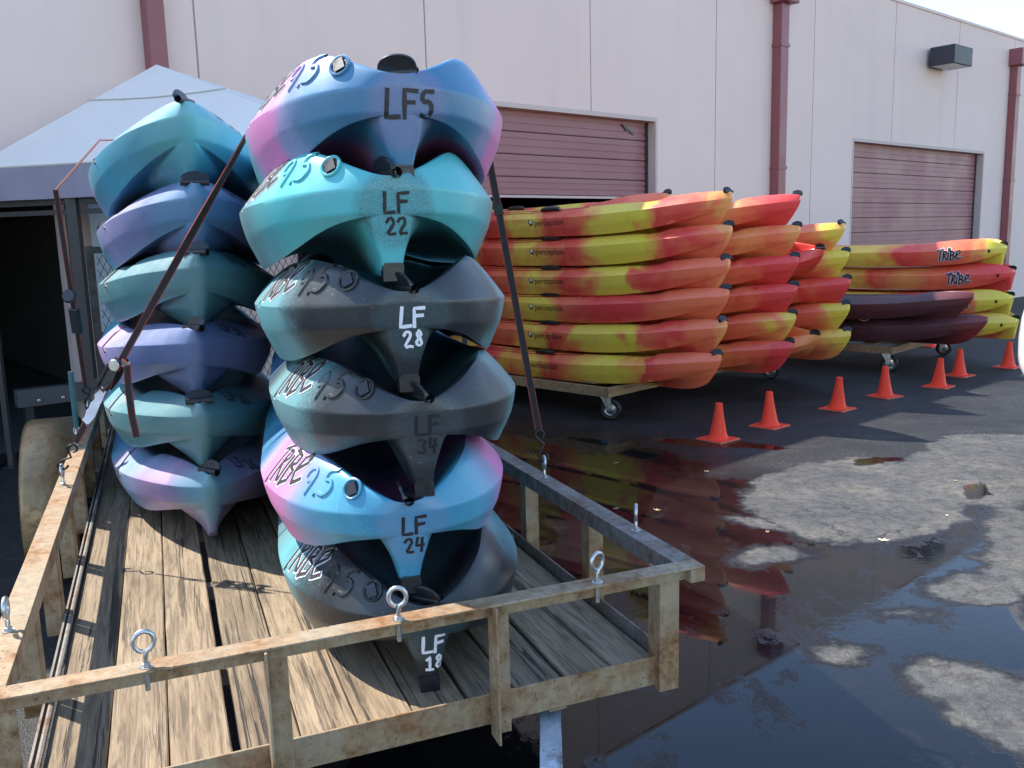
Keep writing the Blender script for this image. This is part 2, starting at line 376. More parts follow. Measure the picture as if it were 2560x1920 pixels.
def make_hull(name, L, Bm, stern_len=1.0, bow_len=1.35, retreat=.13):
    aa = [0, .025, .07, .13, .2, .29, .39, .48, .54, .59, .64, .7, .78, .9, 1.05, 1.25]
    xs = [-L / 2 + a for a in aa] + [-L / 2 + 1.25 + (L - 2.5) * t for t in (.25, .5, .75)] + [L / 2 - a for a in reversed(aa)]
    rows = []
    for x in xs:
        ab = x + L / 2; as_ = L / 2 - x; t = min(1, max(0, (x + .45) / .9)); t = t * t * (3 - 2 * t)
        def g(k): return lerp(table(BW[k], ab), table(ST[k], as_), t)
        wb = (max(0, 1 - (1 - min(1, ab / bow_len)) ** 2.0)) ** .68; ws = (max(0, 1 - (1 - min(1, as_ / stern_len)) ** 2.2)) ** .46
        w_ = max(Bm / 2 * wb * ws, .022 if ab < .5 else .05)
        zp = g('zp'); zch = zp - g('band'); hr = g('hr'); hc = g('hc'); yr = g('yr')
        zb = lerp(zch - .006, .012, g('fb')); zt = lerp(zch - .007, .05, g('ft'))
        k1 = min(g('kw1'), w_ * .8); k2 = min(g('kw2'), w_ * .9); zk = g('zk'); ys = g('ys')
        P = [(0, zp + hc), (.32 * yr * w_, zp + lerp(hc, hr, .12)), (.72 * yr * w_, zp + lerp(hc, hr, .7)), (yr * w_, zp + hr),
             (lerp(yr, 1, .5) * w_, zp + hr * .56), (lerp(yr, 1, .86) * w_, zp + hr * .17), (w_, zp), (.985 * w_, lerp(zp, zch, .5)), (.955 * w_, zch),
             (lerp(.955, ys, .6) * w_, lerp(zch, zb, .62)), (ys * w_, zb), (lerp(ys, .52, .5) * w_, lerp(zb, zt, .6)), (max(.52 * w_, k2), zt),
             (max(lerp(.52 * w_, k2, .6), k2), zt - .006), (k2, lerp(zt, zk, .22)), (lerp(k1, k2, .3), lerp(zt, zk, .6)), (k1, zk + .004), (0, zk)]
        fb_ = max(0, 1 - ab / .5); fs_ = max(0, 1 - as_ / .25); row = []
        def xo(z):
            dz = max(0, zp - z)
            return retreat * (dz / .25) ** 1.3 * fb_ - .03 * (dz / .2) * fs_
        right = [Vector((x + xo(z), y, z)) for y, z in P]; left = [Vector((v.x, -v.y, v.z)) for v in right[1:-1]][::-1]
        rows.append(right + left)
    n = len(rows[0]); mb = MB(); mb.grid(rows, closed=True)
    K = 18
    for base, flip in ((0, False), ((len(rows) - 1) * n, True)):
        fs = []
        for i in range(K - 1):
            a, b = i, i + 1; c, d = (n - b) % n, (n - a) % n
            q = [base + a, base + b, base + c, base + d]; q2 = []
            for z in q:
                if z not in q2: q2.append(z)
            fs.append(tuple(q2))
        mb.f += fs
    me = bpy.data.meshes.new(name); me.from_pydata(mb.v, [], mb.f)
    bm = bmesh.new(); bm.from_mesh(me); bmesh.ops.recalc_face_normals(bm, faces=bm.faces)
    cl = bm.edges.layers.float.get('crease_edge') or bm.edges.layers.float.new('crease_edge')
    cr = {6: .9, 8: .85, 16: .6, 3: .2, 10: .5}
    bm.verts.ensure_lookup_table()
    for e in bm.edges:
        a, b = e.verts[0].index, e.verts[1].index; ka, kb = a % n, b % n
        if ka == kb:
            kk = ka if ka < K else n - ka
            if kk in cr: e[cl] = cr[kk]
    bm.to_mesh(me); bm.free()
    o = bpy.data.objects.new('tmp', me); COL.objects.link(o)
    sm = o.modifiers.new('s', 'SUBSURF'); sm.levels = 2; sm.render_levels = 2
    dg = bpy.context.evaluated_depsgraph_get(); ev = o.evaluated_get(dg)
    out = bpy.data.meshes.new_from_object(ev); out.name = name
    bpy.data.objects.remove(o)
    out.polygons.foreach_set('use_smooth', [True] * len(out.polygons)); out.set_sharp_from_angle(angle=R(30))
    out.materials.clear(); out.materials.append(MA)
    bvh = BVHTree.FromPolygons([v.co.copy() for v in out.vertices], [tuple(p.vertices) for p in out.polygons])
    return out, bvh
HT, BT = make_hull('hull', 2.9, .79, stern_len=.84)
HO, BO = make_hull('hull', 3.5, .78, stern_len=1.15, bow_len=1.6, retreat=.16)

# ---- stroke lettering laid on a curved surface
FONT = {'L': [[(.05, 1), (0, 0), (.5, .02)]], 'F': [[(.02, 0), (.05, 1), (.55, .98)], [(.05, .55), (.45, .56)]],
 '0': [[(.25, 1), (.02, .8), (.02, .2), (.25, 0), (.48, .2), (.48, .8), (.25, 1)]], '1': [[(.08, .8), (.28, 1), (.26, 0)], [(.06, 0), (.46, 0)]],
 '2': [[(.02, .76), (.12, .97), (.36, .97), (.46, .74), (.3, .42), (.02, .02), (.52, .03)]], '3': [[(.04, .9), (.3, 1), (.46, .78), (.22, .54), (.48, .3), (.28, 0), (.02, .1)]],
 '4': [[(.12, .98), (.02, .42), (.5, .45)], [(.42, .9), (.36, 0)]], '5': [[(.48, .98), (.08, .97), (.05, .58), (.34, .6), (.48, .32), (.3, 0), (.02, .06)]],
 '6': [[(.42, 1), (.1, .62), (.04, .2), (.25, 0), (.46, .2), (.36, .46), (.08, .38)]], '8': [[(.25, 1), (.06, .8), (.25, .55), (.46, .24), (.25, 0), (.04, .24), (.25, .55), (.44, .8), (.25, 1)]],
 '7': [[(.02, .97), (.5, .97), (.18, 0)]], '9': [[(.52, .66), (.3, .44), (.02, .58), (.06, .92), (.34, 1.03), (.54, .82), (.5, .5), (.36, 0)]], '.': [[(.05, .05), (.12, 0)]]}
TRIBE = [[(0, .9), (.26, .95), (.56, 1.04)], [(.33, .98), (.26, .5), (.14, -.14)], [(.66, .86), (.6, .5), (.5, -.08)], [(.56, .86), (.84, .82), (.9, .62), (.62, .45), (.78, .2), (.9, -.04)],
         [(1.1, .68), (1.04, .3), (1.0, -.04)], [(1.36, .82), (1.28, .4), (1.22, -.14)], [(1.3, .84), (1.62, .74), (1.6, .52), (1.34, .42), (1.66, .3), (1.58, .02), (1.22, -.12)],
         [(1.86, .36), (2.24, .62), (2.14, .86), (1.92, .72), (1.8, .3), (1.94, -.02), (2.28, .16)]]
IDOT = [[(1.16 + .09 * math.cos(t * math.pi / 4), .98 + .12 * math.sin(t * math.pi / 4)) for t in range(9)]]
def chaikin(l, n=1):
    for _ in range(n):
        o = [l[0]]
        for a, b in zip(l, l[1:]): o += [(a[0] * .75 + b[0] * .25, a[1] * .75 + b[1] * .25), (a[0] * .25 + b[0] * .75, a[1] * .25 + b[1] * .75)]
        l = o + [l[-1]]
    return l
def text_strokes(s, gap=.22):
    out = []; x = 0
    for ch in s:
        st = FONT[ch]; wd = max(q[0] for l in st for q in l)
        out += [[(q[0] + x, q[1]) for q in (chaikin(l) if ch.isdigit() and len(l) > 3 else l)] for l in st]; x += wd + gap
    return out, x - gap
def resample(l, step):
    out = [Vector(l[0])]
    for a, b in zip(l, l[1:]):
        a = Vector(a); b = Vector(b); n = max(1, int((b - a).length / step))
        out += [a.lerp(b, (i + 1) / n) for i in range(n)]
    return out
def frame_at(bvh, origin, direction, u_hint):
    loc, nrm, i, d = bvh.ray_cast(Vector(origin), Vector(direction).normalized())
    nrm = nrm if nrm.dot(Vector(direction)) < 0 else -nrm
    u = Vector(u_hint); u = (u - nrm * u.dot(nrm)).normalized(); v = nrm.cross(u); return loc, nrm, u, v
def lay_strokes(bvh, fr, strokes, H, width, off, thick=0, jitter=0, slant=0, center=True, aspect=1, seed=1, taper=False):
    loc, nrm, u, v = fr; mb = MB(); rnd = random.Random(seed)
    allx = [q[0] for l in strokes for q in l]; ccx = (max(allx) + min(allx)) / 2 if center else 0
    for si, l in enumerate(strokes):
        pts = resample([((q[0] - ccx + slant * (q[1] - .5)) * H * aspect + rnd.uniform(-jitter, jitter), (q[1] - .5) * H + rnd.uniform(-jitter, jitter)) for q in l], max(.004, width * .7))
        rows = []; N = len(pts)
        for i, q in enumerate(pts):
            t = (pts[min(i + 1, N - 1)] - pts[max(i - 1, 0)]); t = t.normalized() if t.length > 0 else Vector((1, 0)); nn = Vector((-t.y, t.x))
            wv = width * (1 + rnd.uniform(-.12, .12) * (1 if jitter else 0)); 
            if taper: wv *= .65 + .5 * (i / max(1, N - 1))
            ext = t * (width * .45 * (-1 if i == 0 else 1 if i == N - 1 else 0))
            r = []
            for sgn in (-.5, .5):
                c = q + ext + nn * sgn * wv; O = loc + u * c.x + v * c.y + nrm * .12
                h = bvh.ray_cast(O, -nrm, .3)
                if h[0] is None: r = None; break
                hn = h[1] if h[1].dot(nrm) > 0 else -h[1]; r.append((h[0], hn))
            if r: rows.append(r)
        if len(rows) < 2: continue
        o = off + si * .00012
        top = [[p + n_ * (o + thick) for p, n_ in r] for r in rows]
        if thick:
            bot = [[p + n_ * (-.002) + (r[0][0] - r[1][0]).normalized() * (.0035 if k == 0 else -.0035) for k, (p, n_) in enumerate(r)] for r in rows]
            mb.grid([[b[0], t_[0], t_[1], b[1]] for b, t_ in zip(bot, top)])
        else: mb.grid(top)
    return mb

# decals shared by all hulls of a kind (left side of a stern end)
def stern_decals(bvh, L):
    def fr(a, y, dirv, u): return frame_at(bvh, (L / 2 - a + dirv[0] * -.5, y + dirv[1] * -.5, .3 + dirv[2] * -.5), dirv, u)
    f1 = fr(.40, -.315, (-.5, .65, -.55), (1, .5, 0)); f2 = fr(.16, -.24, (-.6, .55, -.55), (1, .95, 0))
    out = lay_strokes(bvh, f1, TRIBE + IDOT, .112, .0215, .0006, aspect=1.15, slant=.12).mesh('lettering_outline', WHITEINK)
    ink = lay_strokes(bvh, f1, TRIBE + IDOT, .112, .0120, .0021, aspect=1.15, slant=.12).mesh('lettering', GREYINK)
    st, wd = text_strokes('9.5', .16); num = lay_strokes(bvh, f2, st, .074, .0075, .0, thick=.005, aspect=1.3, slant=.22).mesh('embossed_number', MA, True, 40)
    f3 = fr(.05, -.15, (-.75, .4, -.6), (.9, 1, 0)); loc, nrm, u, v = f3
    Mx = Matrix((u, v, nrm)).transposed().to_4x4(); Mx.translation = loc
    m = MB(); m.lathe([(.030, -.004), (.030, .004), (.026, .006), (.0225, .004), (.021, -.003), (.0005, -.004)], 20, Mx); plugring = m.mesh('drain_recess', MA, True)
    m = MB(); m.box(-.014, .014, -.017, .017, -.004, .0075, Mx @ Matrix.Rotation(.5, 4, 'Z')); m.lathe([(.0205, -.0035), (.0205, .0015), (.0005, .003)], 16, Mx); plug = m.mesh('drain_plug', BLACKPLASTIC)
    return out, ink, num, plugring, plug
DT_ = stern_decals(BT, 2.9); 
def far_decals(bvh, L):
    f1 = frame_at(bvh, (L / 2 - .52, -1.2, .26), (0, 1, -.12), (1, 0, 0))
    o = lay_strokes(bvh, f1, TRIBE + IDOT, .115, .027, .0012, aspect=.95).mesh('lettering_outline', WHITEINK)
    i = lay_strokes(bvh, f1, TRIBE + IDOT, .115, .0165, .004, aspect=.95).mesh('lettering', DARKINK)
    return o, i
DF_ = far_decals(BO, 3.5)

def grip_mesh():
    m = MB(); n = 14
    m.tube([(-.06, 0, 0), (.06, 0, 0)], .0165, 14, caps=False); m.tube([(-.06, 0, 0), (.06, 0, 0)], .0118, 12, caps=False)
    rows = []
    for i in range(n + 1):
        t = math.pi * i / n; x = -.062 * math.cos(t); h = .046 * math.sin(t) ** .8
        rows.append([(x, -.014, .006), (x * .98, -.018 - .1 * h, .01 + h * .9), (x * .98, -.011 - .1 * h, .012 + h * .95), (x, -.003, .012)])
    m.grid(rows)
    return m.mesh('carry_grip', BLACKPLASTIC, True, 40)
GRIP = grip_mesh()
m = MB(); m.bar((0, 0, -.03), (0, 0, -.012), .03, .014); GRIPCORD = m.mesh('grip_webbing', BLACK)
def side_handle_mesh():
    m = MB(); rows = []
    for i in range(13):
        t = i / 12 * math.pi; x = -.12 * math.cos(t); h = .022 * math.sin(t) + .004
        rows.append([(x, -.012, -.012), (x, -.03 - h * .2, 0), (x, -.03 - h * .3, h * .7), (x, -.012, h + .012), (x, .012, h)])
    m.grid(rows); return m.mesh('side_handle', BLACKPLASTIC, True, 50)
SIDEH = side_handle_mesh()

def hull_material(name, stops, L, end=1, lat=0.0, nz=.28, speckle=.25, seed=0, rag=.10, rough=.36, span=1.45, scuff=.5, patch=None):
    """marbled rotomoulded plastic: colours run along the hull from one end, pulled about by noise"""
    g = NT(name); v = g.coord(); vo = g.map(v, (1, 1, 1), (seed * 3.7, seed * 1.3, seed * 2.1))
    sx = g.n('SeparateXYZ'); g.l(v, sx.inputs[0])
    a = g.math('MULTIPLY_ADD', sx.outputs[0], -end, L / 2)            # distance from the chosen end
    n1 = g.noise(g.map(vo, (1.6, 2.4, 1.2)), 1.7, 2, .5, .8); n2 = g.noise(vo, 130, 2, .6); n3 = g.noise(vo, 9, 4, .6)
    t = g.math('MULTIPLY_ADD', g.math('SUBTRACT', n1, .5), nz * 4, a)
    t = g.math('MULTIPLY_ADD', sx.outputs[1], lat, t)
    t = g.math('MULTIPLY_ADD', g.math('SUBTRACT', n2, .5), speckle, t)
    t = g.math('MULTIPLY_ADD', g.math('SUBTRACT', n3, .5), rag, t)
    c = g.ramp(g.math('DIVIDE', t, span), [(p / span, q) for p, q in stops])
    if patch:
        dv = g.n('VectorMath', operation='DISTANCE'); g.l(v, dv.inputs[0]); dv.inputs[1].default_value = (L / 2 - .02, .015, .175)
        pm = g.mr(g.math('MULTIPLY_ADD', g.math('SUBTRACT', n3, .5), .05, dv.outputs['Value']), .085, .11, 1, 0)
        c = g.mix(g.math('MULTIPLY', pm, g.mr(g.noise(vo, 300, 2), .42, .58, .25, .75)), c, patch)
    # rub marks: fine pale scratches
    sc = g.noise(g.map(vo, (3, 40, 60), rot=(.2, .3, .5)), 4, 3, .7); sc2 = g.noise(g.map(vo, (60, 5, 30), rot=(.1, .6, 1.1)), 3, 3, .7)
    s = g.math('MULTIPLY', g.mr(g.math('MAXIMUM', sc, sc2), .66, .74), g.mr(g.noise(vo, 2.2, 3), .44, .62, 0, scuff * 1.0))
    c = g.mix(s, c, (.55, .58, .6))
    dust = g.mr(g.noise(vo, 3.1, 4, .6), .40, .75, .01, .22 * scuff); c = g.mix(dust, c, (.24, .26, .27))
    dirt = g.mr(g.noise(vo, 5, 5, .7), .56, .8, 0, scuff * .45); c = g.mix(dirt, c, g.mix(.5, c, (.12, .11, .10)))
    r = g.mr(n3, .3, .7, rough - .06, rough + .1); r = g.math('ADD', r, 0.0)
    b = g.bump(n2, .045, .002); b = g.bump(g.noise(vo, 14, 2), .06, .01, b)
    return g.fin(c, r, b, spec=.62)
TEAL = (.12, .36, .39); TURQ = (.09, .48, .51); CYAN = (.08, .36, .50); BLUE = (.035, .16, .33); PINK = (.72, .24, .52); LILAC = (.33, .31, .53); PURP = (.17, .19, .36)
DARK = (.013, .0145, .017); GTEAL = (.12, .25, .27); SLATE = (.035, .058, .066); MAUVE = (.28, .15, .27)

def kayak(label, loc, yaw, hull, mat, L, pitch=0, roll=0, group=None, grips=(1, 1), griprot=(0, 0), scale=1):
    k = thing('kayak', label, 'kayak', loc, (0, 0, 0), group)
    k.rotation_euler = Euler((R(roll), R(pitch), R(yaw)), 'XYZ')
    h = obj('hull', hull, k); h.material_slots[0].link = 'OBJECT'; h.material_slots[0].material = mat
    for e, on in zip((-1, 1), grips):
        if not on: continue
        gp = obj('carry_grip', GRIP, k, (e * (L / 2 - .035), 0, (.343 if e < 0 else .258)), (R(10), 0, R(griprot[0 if e < 0 else 1])))
        gp.scale = (.8, .8, .8); obj('grip_webbing', GRIPCORD, gp)
    return k
def share(k, me, name=None, mat=None):
    o = obj(name or me.name.split('.')[0], me, k)
    if mat: o.material_slots[0].link = 'OBJECT'; o.material_slots[0].material = mat
    return o
def paint_mark(k, bvh, txt, origin, direction, uh, H, wd, mat, seed, slant=0, patch=None, aspect=1):
    fr = frame_at(bvh, origin, direction, uh); st, _ = text_strokes(txt, .2)
    o = obj('number_marking', lay_strokes(bvh, fr, st, H, wd, .0012, jitter=.0012, seed=seed, slant=slant, aspect=aspect).mesh('number_marking', mat), k)
    return o

# trailer frame (s right, t forward/away)
TA = R(21.721); SV = Vector((math.cos(TA), math.sin(TA), 0)); TV = Vector((-math.sin(TA), math.cos(TA), 0))
def tw(s, t, z): q = SV * s + TV * t; return Vector((q.x, q.y, z))

# right stack: sterns to the viewer
YAW_R = -76.0; sdx = Vector((math.cos(R(YAW_R)), math.sin(R(YAW_R)), 0))
RIGHT = [  # mark lines, ink, tip x, keel z, pitch, colours, words
 (('LF5',), DARKINK, -.246, 1.797, -.4, [(0, (.045, .18, .33)), (.12, (.07, .22, .38)), (.18, (.15, .24, .40)), (.23, LILAC), (.29, PINK), (.52, (.62, .26, .50)), (.64, LILAC), (.74, TEAL), (1.45, CYAN)], 'blue and pink marbled kayak marked LF5 topmost of the front stack', 9),
 (('LF', '22'), DARKINK, -.282, 1.560, -.3, [(0, TURQ), (.22, TURQ), (.34, (.13, .36, .39)), (.5, GTEAL), (.75, (.14, .30, .32)), (1.0, TEAL), (1.45, CYAN)], 'turquoise kayak marked LF 22 second down in the front stack', 3),
 (('LF', '28'), WHITEINK, -.255, 1.278, 0, [(0, DARK), (.13, DARK), (.2, SLATE), (.30, (.13, .31, .33)), (.55, (.12, .34, .36)), (.8, GTEAL), (1.0, TEAL), (1.45, TEAL)], 'charcoal and teal kayak with white LF 28 in the front stack', 4),
 (('LF', '34'), DARKINK, -.229, 1.000, .0, [(0, DARK), (.14, DARK), (.20, SLATE), (.29, (.13, .30, .32)), (.6, (.15, .32, .33)), (.8, SLATE), (1.45, BLUE)], 'charcoal kayak with faint black LF 34 in the front stack', 5),
 (('LF', '24'), DARKINK, -.275, .735, .2, [(0, (.03, .23, .38)), (.12, CYAN), (.2, (.14, .32, .52)), (.28, LILAC), (.36, PINK), (.6, PINK), (.72, LILAC), (.85, BLUE), (1.45, CYAN)], 'bright blue and pink kayak marked LF 24 second from the trailer deck in front stack', 6),
 (('LF', '18'), WHITEINK, -.237, .452, .0, [(0, DARK), (.22, DARK), (.32, SLATE), (.45, (.12, .31, .33)), (.65, TEAL), (.85, GTEAL), (1.45, DARK)], 'black and teal kayak with white LF 18 lying on the trailer planks', 7)]
gr_rot = [70, 20, 25, 25, 0, 50]
PLASTICSTICK = simple('white_sticker', (.75, .75, .76), .4, var=.3, scale=90, bump=0)
m = MB(); m.box(-.05, .012, -.026, .026, -.012, .028); m.box(-.03, .016, -.022, .022, .028, .034); SKID = m.mesh('skid_plate', BLACKPLASTIC)
for i, (txt, ink, tx, kz, pit, cols, lab, seed) in enumerate(RIGHT):
    tip = Vector((tx, 2.195, kz + math.sin(R(pit)) * 1.45)); c = tip - sdx * 1.45
    mat = hull_material('marbled_plastic', cols, 2.9, 1, 0.02, .05, .06 if i in (0, 4) else .12, seed, rough=.37, patch=((.22, .2, .36), (.07, .13, .15), (.05, .09, .10), (.06, .068, .074), (.14, .25, .40), (.05, .1, .11))[i])
    k = kayak(lab, c, YAW_R, HT, mat, 2.9, pit, group='blue kayaks stacked on the trailer', griprot=(0, gr_rot[i]))
    share(k, DT_[0]); share(k, DT_[1]); share(k, DT_[2], mat=mat); share(k, DT_[3], mat=mat); share(k, DT_[4])
    obj('skid_plate', SKID, k, (1.415, 0, .006))
    if len(txt) == 1: paint_mark(k, BT, txt[0], (2.2, .02, .182), (-1, 0, 0), (0, 1, 0), .062, .0105, ink, i, aspect=.95)
    else:
        dz = -.052 if txt[1] == '18' else 0
        paint_mark(k, BT, txt[0], (2.2, .012, .186 + dz), (-1, 0, 0), (0, 1, 0), .047, .0088, ink, i)
        paint_mark(k, BT, txt[1], (2.2, .012, .130 + dz), (-1, 0, 0), (0, 1, 0), .040, .0078, ink, i + 10)
    fr = frame_at(BT, (1.45 - .62, 1.2, .165), (0, -1, 0), (-1, 0, 0)); loc, nrm, u, v = fr
    mm = MB(); mm.add([loc + u * a + v * b + nrm * .0015 for a, b in ((-.015, -.035), (.015, -.035), (.015, .035), (-.015, .035))], [(0, 1, 2, 3)])
    mm.build('barcode_sticker', PLASTICSTICK, k)
# left stack: bows to the viewer
YAW_L = 180 + -68.5; bdx = -Vector((math.cos(R(YAW_L)), math.sin(R(YAW_L)), 0))
LEFT = [
 ('LF50', (-1.187, 1.834), 1.8, [(0, TEAL), (.2, (.10, .33, .42)), (.5, CYAN), (.8, (.12, .34, .45)), (1.1, LILAC), (1.45, TEAL)], 'teal kayak marked LF50 topmost of the rear stack with bow forward', 1, -.5),
 ('LF7', (-1.176, 1.545), .4, [(0, (.10, .22, .36)), (.25, PURP), (.7, LILAC), (1.0, (.2, .32, .5)), (1.2, CYAN), (1.45, BLUE)], 'lilac blue kayak second down in the rear stack', 2, -.3),
 ('LF6', (-1.195, 1.290), 0, [(0, GTEAL), (.5, (.09, .24, .26)), (.9, GTEAL), (1.2, TEAL), (1.45, GTEAL)], 'grey teal kayak third down in the rear stack behind the strap', 3, 0),
 ('LF38', (-1.227, 1.010), 0, [(0, (.10, .15, .30)), (.22, PURP), (.55, LILAC), (.85, (.5, .32, .58)), (1.0, PINK), (1.15, CYAN), (1.45, CYAN)], 'lilac and pink kayak marked LF38 in the rear stack', 4, -.4),
 ('LF10', (-1.227, .730), 0, [(0, GTEAL), (.5, (.08, .24, .26)), (.9, (.2, .33, .34)), (1.1, TEAL), (1.45, CYAN)], 'dull teal kayak marked LF10 in the rear stack', 5, 0),
 ('LF16', (-1.215, .452), 0, [(0, (.13, .30, .36)), (.14, (.26, .22, .36)), (.26, (.42, .28, .46)), (.4, LILAC), (.6, (.24, .37, .52)), (.8, (.38, .37, .56)), (1.0, CYAN), (1.45, BLUE)], 'lilac and pale blue kayak marked LF16 lying on the planks under the rear stack', 6, -.25)]
gl = [150, 85, 55, 35, 95, 35]
for i, (txt, (tx, kz), pit, cols, lab, seed, lat) in enumerate(LEFT):
    tip = Vector((tx + .045, 3.28, kz - math.sin(R(pit)) * 1.45)); c = tip - bdx * 1.45
    mat = hull_material('marbled_plastic', cols, 2.9, -1, lat, .12, .16, seed + 20, rough=.37)
    k = kayak(lab, c, YAW_L, HT, mat, 2.9, pit, group='blue kayaks stacked on the trailer', griprot=(gl[i] , 0)); k.scale = (1, 1.05, 1)
    paint_mark(k, BT, txt, (-1.45 + .24 - .3, -.15 - .55, .32 + .5), (.3, .55, -.5), (.75, -1, 0), .06, .0095, DARKINK, i, slant=-.1)
    # deck cord along the gunwale
    pts = []
    for q in range(6):
        a = .72 + q * .05; h = BT.ray_cast(Vector((-1.45 + a, .6 if 0 else .9, .20 + q * .022)), Vector((0, -1, 0)))
        if h[0] is not None: pts.append(h[0] + Vector((0, .004, 0)))
    if len(pts) > 2: mm = MB(); mm.tube(pts, .0035, 6); mm.build('deck_cord', BLACK, k)

# ------------------------------------------------------------------ orange kayaks
RED = (.80, .06, .05); ORG = (.88, .175, .07); YEL = (.86, .60, .08); YOR = (.88, .33, .09); LIME = (.80, .60, .055)
AX = Vector((.70, -.714, 0)).normalized(); YAW_BOW = math.degrees(math.atan2(-AX.y, -AX.x)); YAW_STERN = math.degrees(math.atan2(AX.y, AX.x))
def orange_mat(kind, seed, end=-1):
    rnd = random.Random(seed * 13 + 5); j = lambda s=.12: rnd.uniform(-s, s)
    if kind == 'A': st = [(0, YOR), (.07, ORG), (.3 + j(), ORG), (.55 + j(), RED), (.72 + j(), ORG), (.95 + j(.06), LIME), (1.3 + j(.08), YEL), (1.55 + j(.06), ORG), (1.8 + j(), RED), (2.1, YEL), (2.4, ORG), (2.75, RED), (3.1, YEL), (3.5, ORG)]
    elif kind == 'AR': st = [(0, ORG), (.2, ORG), (.5, ORG), (.8, RED), (1.3, RED), (1.6, ORG), (2.0, LIME), (2.3, YOR), (2.7, RED), (3.5, YEL)]
    elif kind == 'R': st = [(0, RED), (.3 + j(), RED), (.6 + j(), ORG), (1.0, YOR), (1.4, RED), (1.9, YEL), (2.5, ORG), (3.5, RED)]
    elif kind == 'Y': st = [(0, LIME), (.08, YEL), (.22 + j(.05), YOR), (.4 + j(.08), ORG), (1.0, RED), (1.5, YEL), (2.2, ORG), (3.5, YOR)]
    else: st = [(0, YOR), (.25 + j(), ORG), (.45 + j(), YOR), (.8 + j(), RED), (1.2, YEL), (1.7, ORG), (2.4, YEL), (3.5, ORG)]
    return hull_material('marbled_orange_plastic', st, 3.5, end, .25, .24, .08, seed, rough=.30, span=3.5, scuff=.15, rag=.24)
# logo lettering, built once from a font outline and laid on the port side amidships
def logo_mesh(bvh):
    cu = bpy.data.curves.new('t', 'FONT'); cu.body = 'perception'; cu.size = .085; cu.resolution_u = 2
    o = bpy.data.objects.new('t', cu); COL.objects.link(o); dg = bpy.context.evaluated_depsgraph_get()
    me = bpy.data.meshes.new_from_object(o.evaluated_get(dg)); bpy.data.objects.remove(o)
    fr = frame_at(bvh, (.0, -1.2, .15), (0, 1, 0), (-1, 0, 0)); fr = frame_at(bvh, (.0, 1.2, .15), (0, -1, 0), (-1, 0, 0))
    loc, nrm, u, v = fr; mb = MB(); vs = []
    for q in me.vertices:
        O = loc + u * (q.co.x - .16) + v * (q.co.y - .03) + nrm * .1; h = bvh.ray_cast(O, -nrm, .3); vs.append((h[0] if h[0] else O - nrm * .1) + nrm * .003)
    mb.add(vs, [tuple(p.vertices) for p in me.polygons])
    ic = [(-.205 + .028 * math.cos(t * math.pi / 6), .005 + .036 * math.sin(t * math.pi / 6)) for t in range(12)]
    vs = [];
    for a, b in ic: h = bvh.ray_cast(loc + u * a + v * b + nrm * .1, -nrm, .3); vs.append(h[0] + nrm * .002)
    mb.add(vs, [tuple(range(12))])
    dark = mb.mesh('maker_logo', DARKINK)
    wb = MB(); hx = [(-.218, .028), (-.205, .012), (-.192, .028), (-.192, -.018), (-.205, -.002), (-.218, -.018)]; vs = []
    for a, b in hx: h = bvh.ray_cast(loc + u * a + v * b + nrm * .1, -nrm, .3); vs.append(h[0] + nrm * .004)
    wb.add(vs, [(0, 1, 4, 5), (1, 2, 3, 4)]); return dark, wb.mesh('logo_mark', WHITEINK)
LOGO, LOGOW = logo_mesh(BO)
def groove_lines(bvh):
    mb = MB()
    for off, x0, x1 in ((.048, -.85, 1.1), (.066, -.95, 1.0)):
        rows = []
        for i in range(40):
            x = lerp(x0, x1, i / 39); r = []
            for dz in (0, .007):
                h = bvh.ray_cast(Vector((x, 1.0, .19 + off + dz + .06 * ((x - .4) / 1.2) ** 2 * (1 if x < .4 else .2))), Vector((0, -1, 0))); 
                if h[0] is None: r = None; break
                r.append(h[0] + h[1] * .0015)
            if r: rows.append(r)
        if len(rows) > 2: mb.grid(rows)
    return mb.mesh('deck_groove', simple('groove_red', (.4, .02, .02), .4))
GRV = groove_lines(BO)
def orange(label, tip, kind, seed, group, stern=False, dyaw=0, logo=False, grot=0, roll=0, pitch=0):
    ax = Matrix.Rotation(R(dyaw), 3, 'Z') @ AX
    c = Vector(tip) - ax * 1.75
    mat = orange_mat(kind, seed, 1 if stern else -1)
    k = kayak(label, c, (YAW_STERN if stern else YAW_BOW) + dyaw, HO, mat, 3.5, pitch, roll, group=group, griprot=(grot, 0) if not stern else (0, grot))
    if not stern:
        h = BO.ray_cast(Vector((0, 1.2, .255)), Vector((0, -1, 0)))
        o = obj('side_handle', SIDEH, k, (0.0, h[0].y - .008, .262), (0, 0, math.pi))
        if logo: share(k, LOGO); share(k, LOGOW); share(k, GRV)
    else:
        share(k, DF_[0]); share(k, DF_[1])
        h = BO.ray_cast(Vector((1.75 - .13, -1, .27)), Vector((0, 1, -.1))); mm = MB(); mm.lathe([(.02, 0), (.02, .006), (.001, .006)], 12, Matrix.Translation(h[0]) @ Matrix.Rotation(math.pi / 2, 4, 'X')); mm.build('drain_plug', BLACKPLASTIC, k)
    return k
G1 = 'orange kayaks stacked on the carts'
KB = .287
st1 = [(1.865, 1.936), (1.869, 1.663), (1.856, 1.387), (1.85, 1.134), (1.837, .865), (1.789, .58)]
pos = ['topmost of', 'second down in', 'third down in', 'fourth down in', 'fifth down in', 'lowest on the cart of']
for i, (x, z) in enumerate(st1):
    orange('yellow and orange logo kayak %s the stack facing the trailer' % pos[i], (x, 7.439, z - KB), 'AR' if i == 3 else 'A', i + 1, G1, logo=True, grot=[80, 20, 60, 15, 80, 55][i])
st2 = [(2.74, 1.936), (2.745, 1.650), (2.735, 1.365), (2.73, 1.095), (2.725, .825), (2.70, .552)]
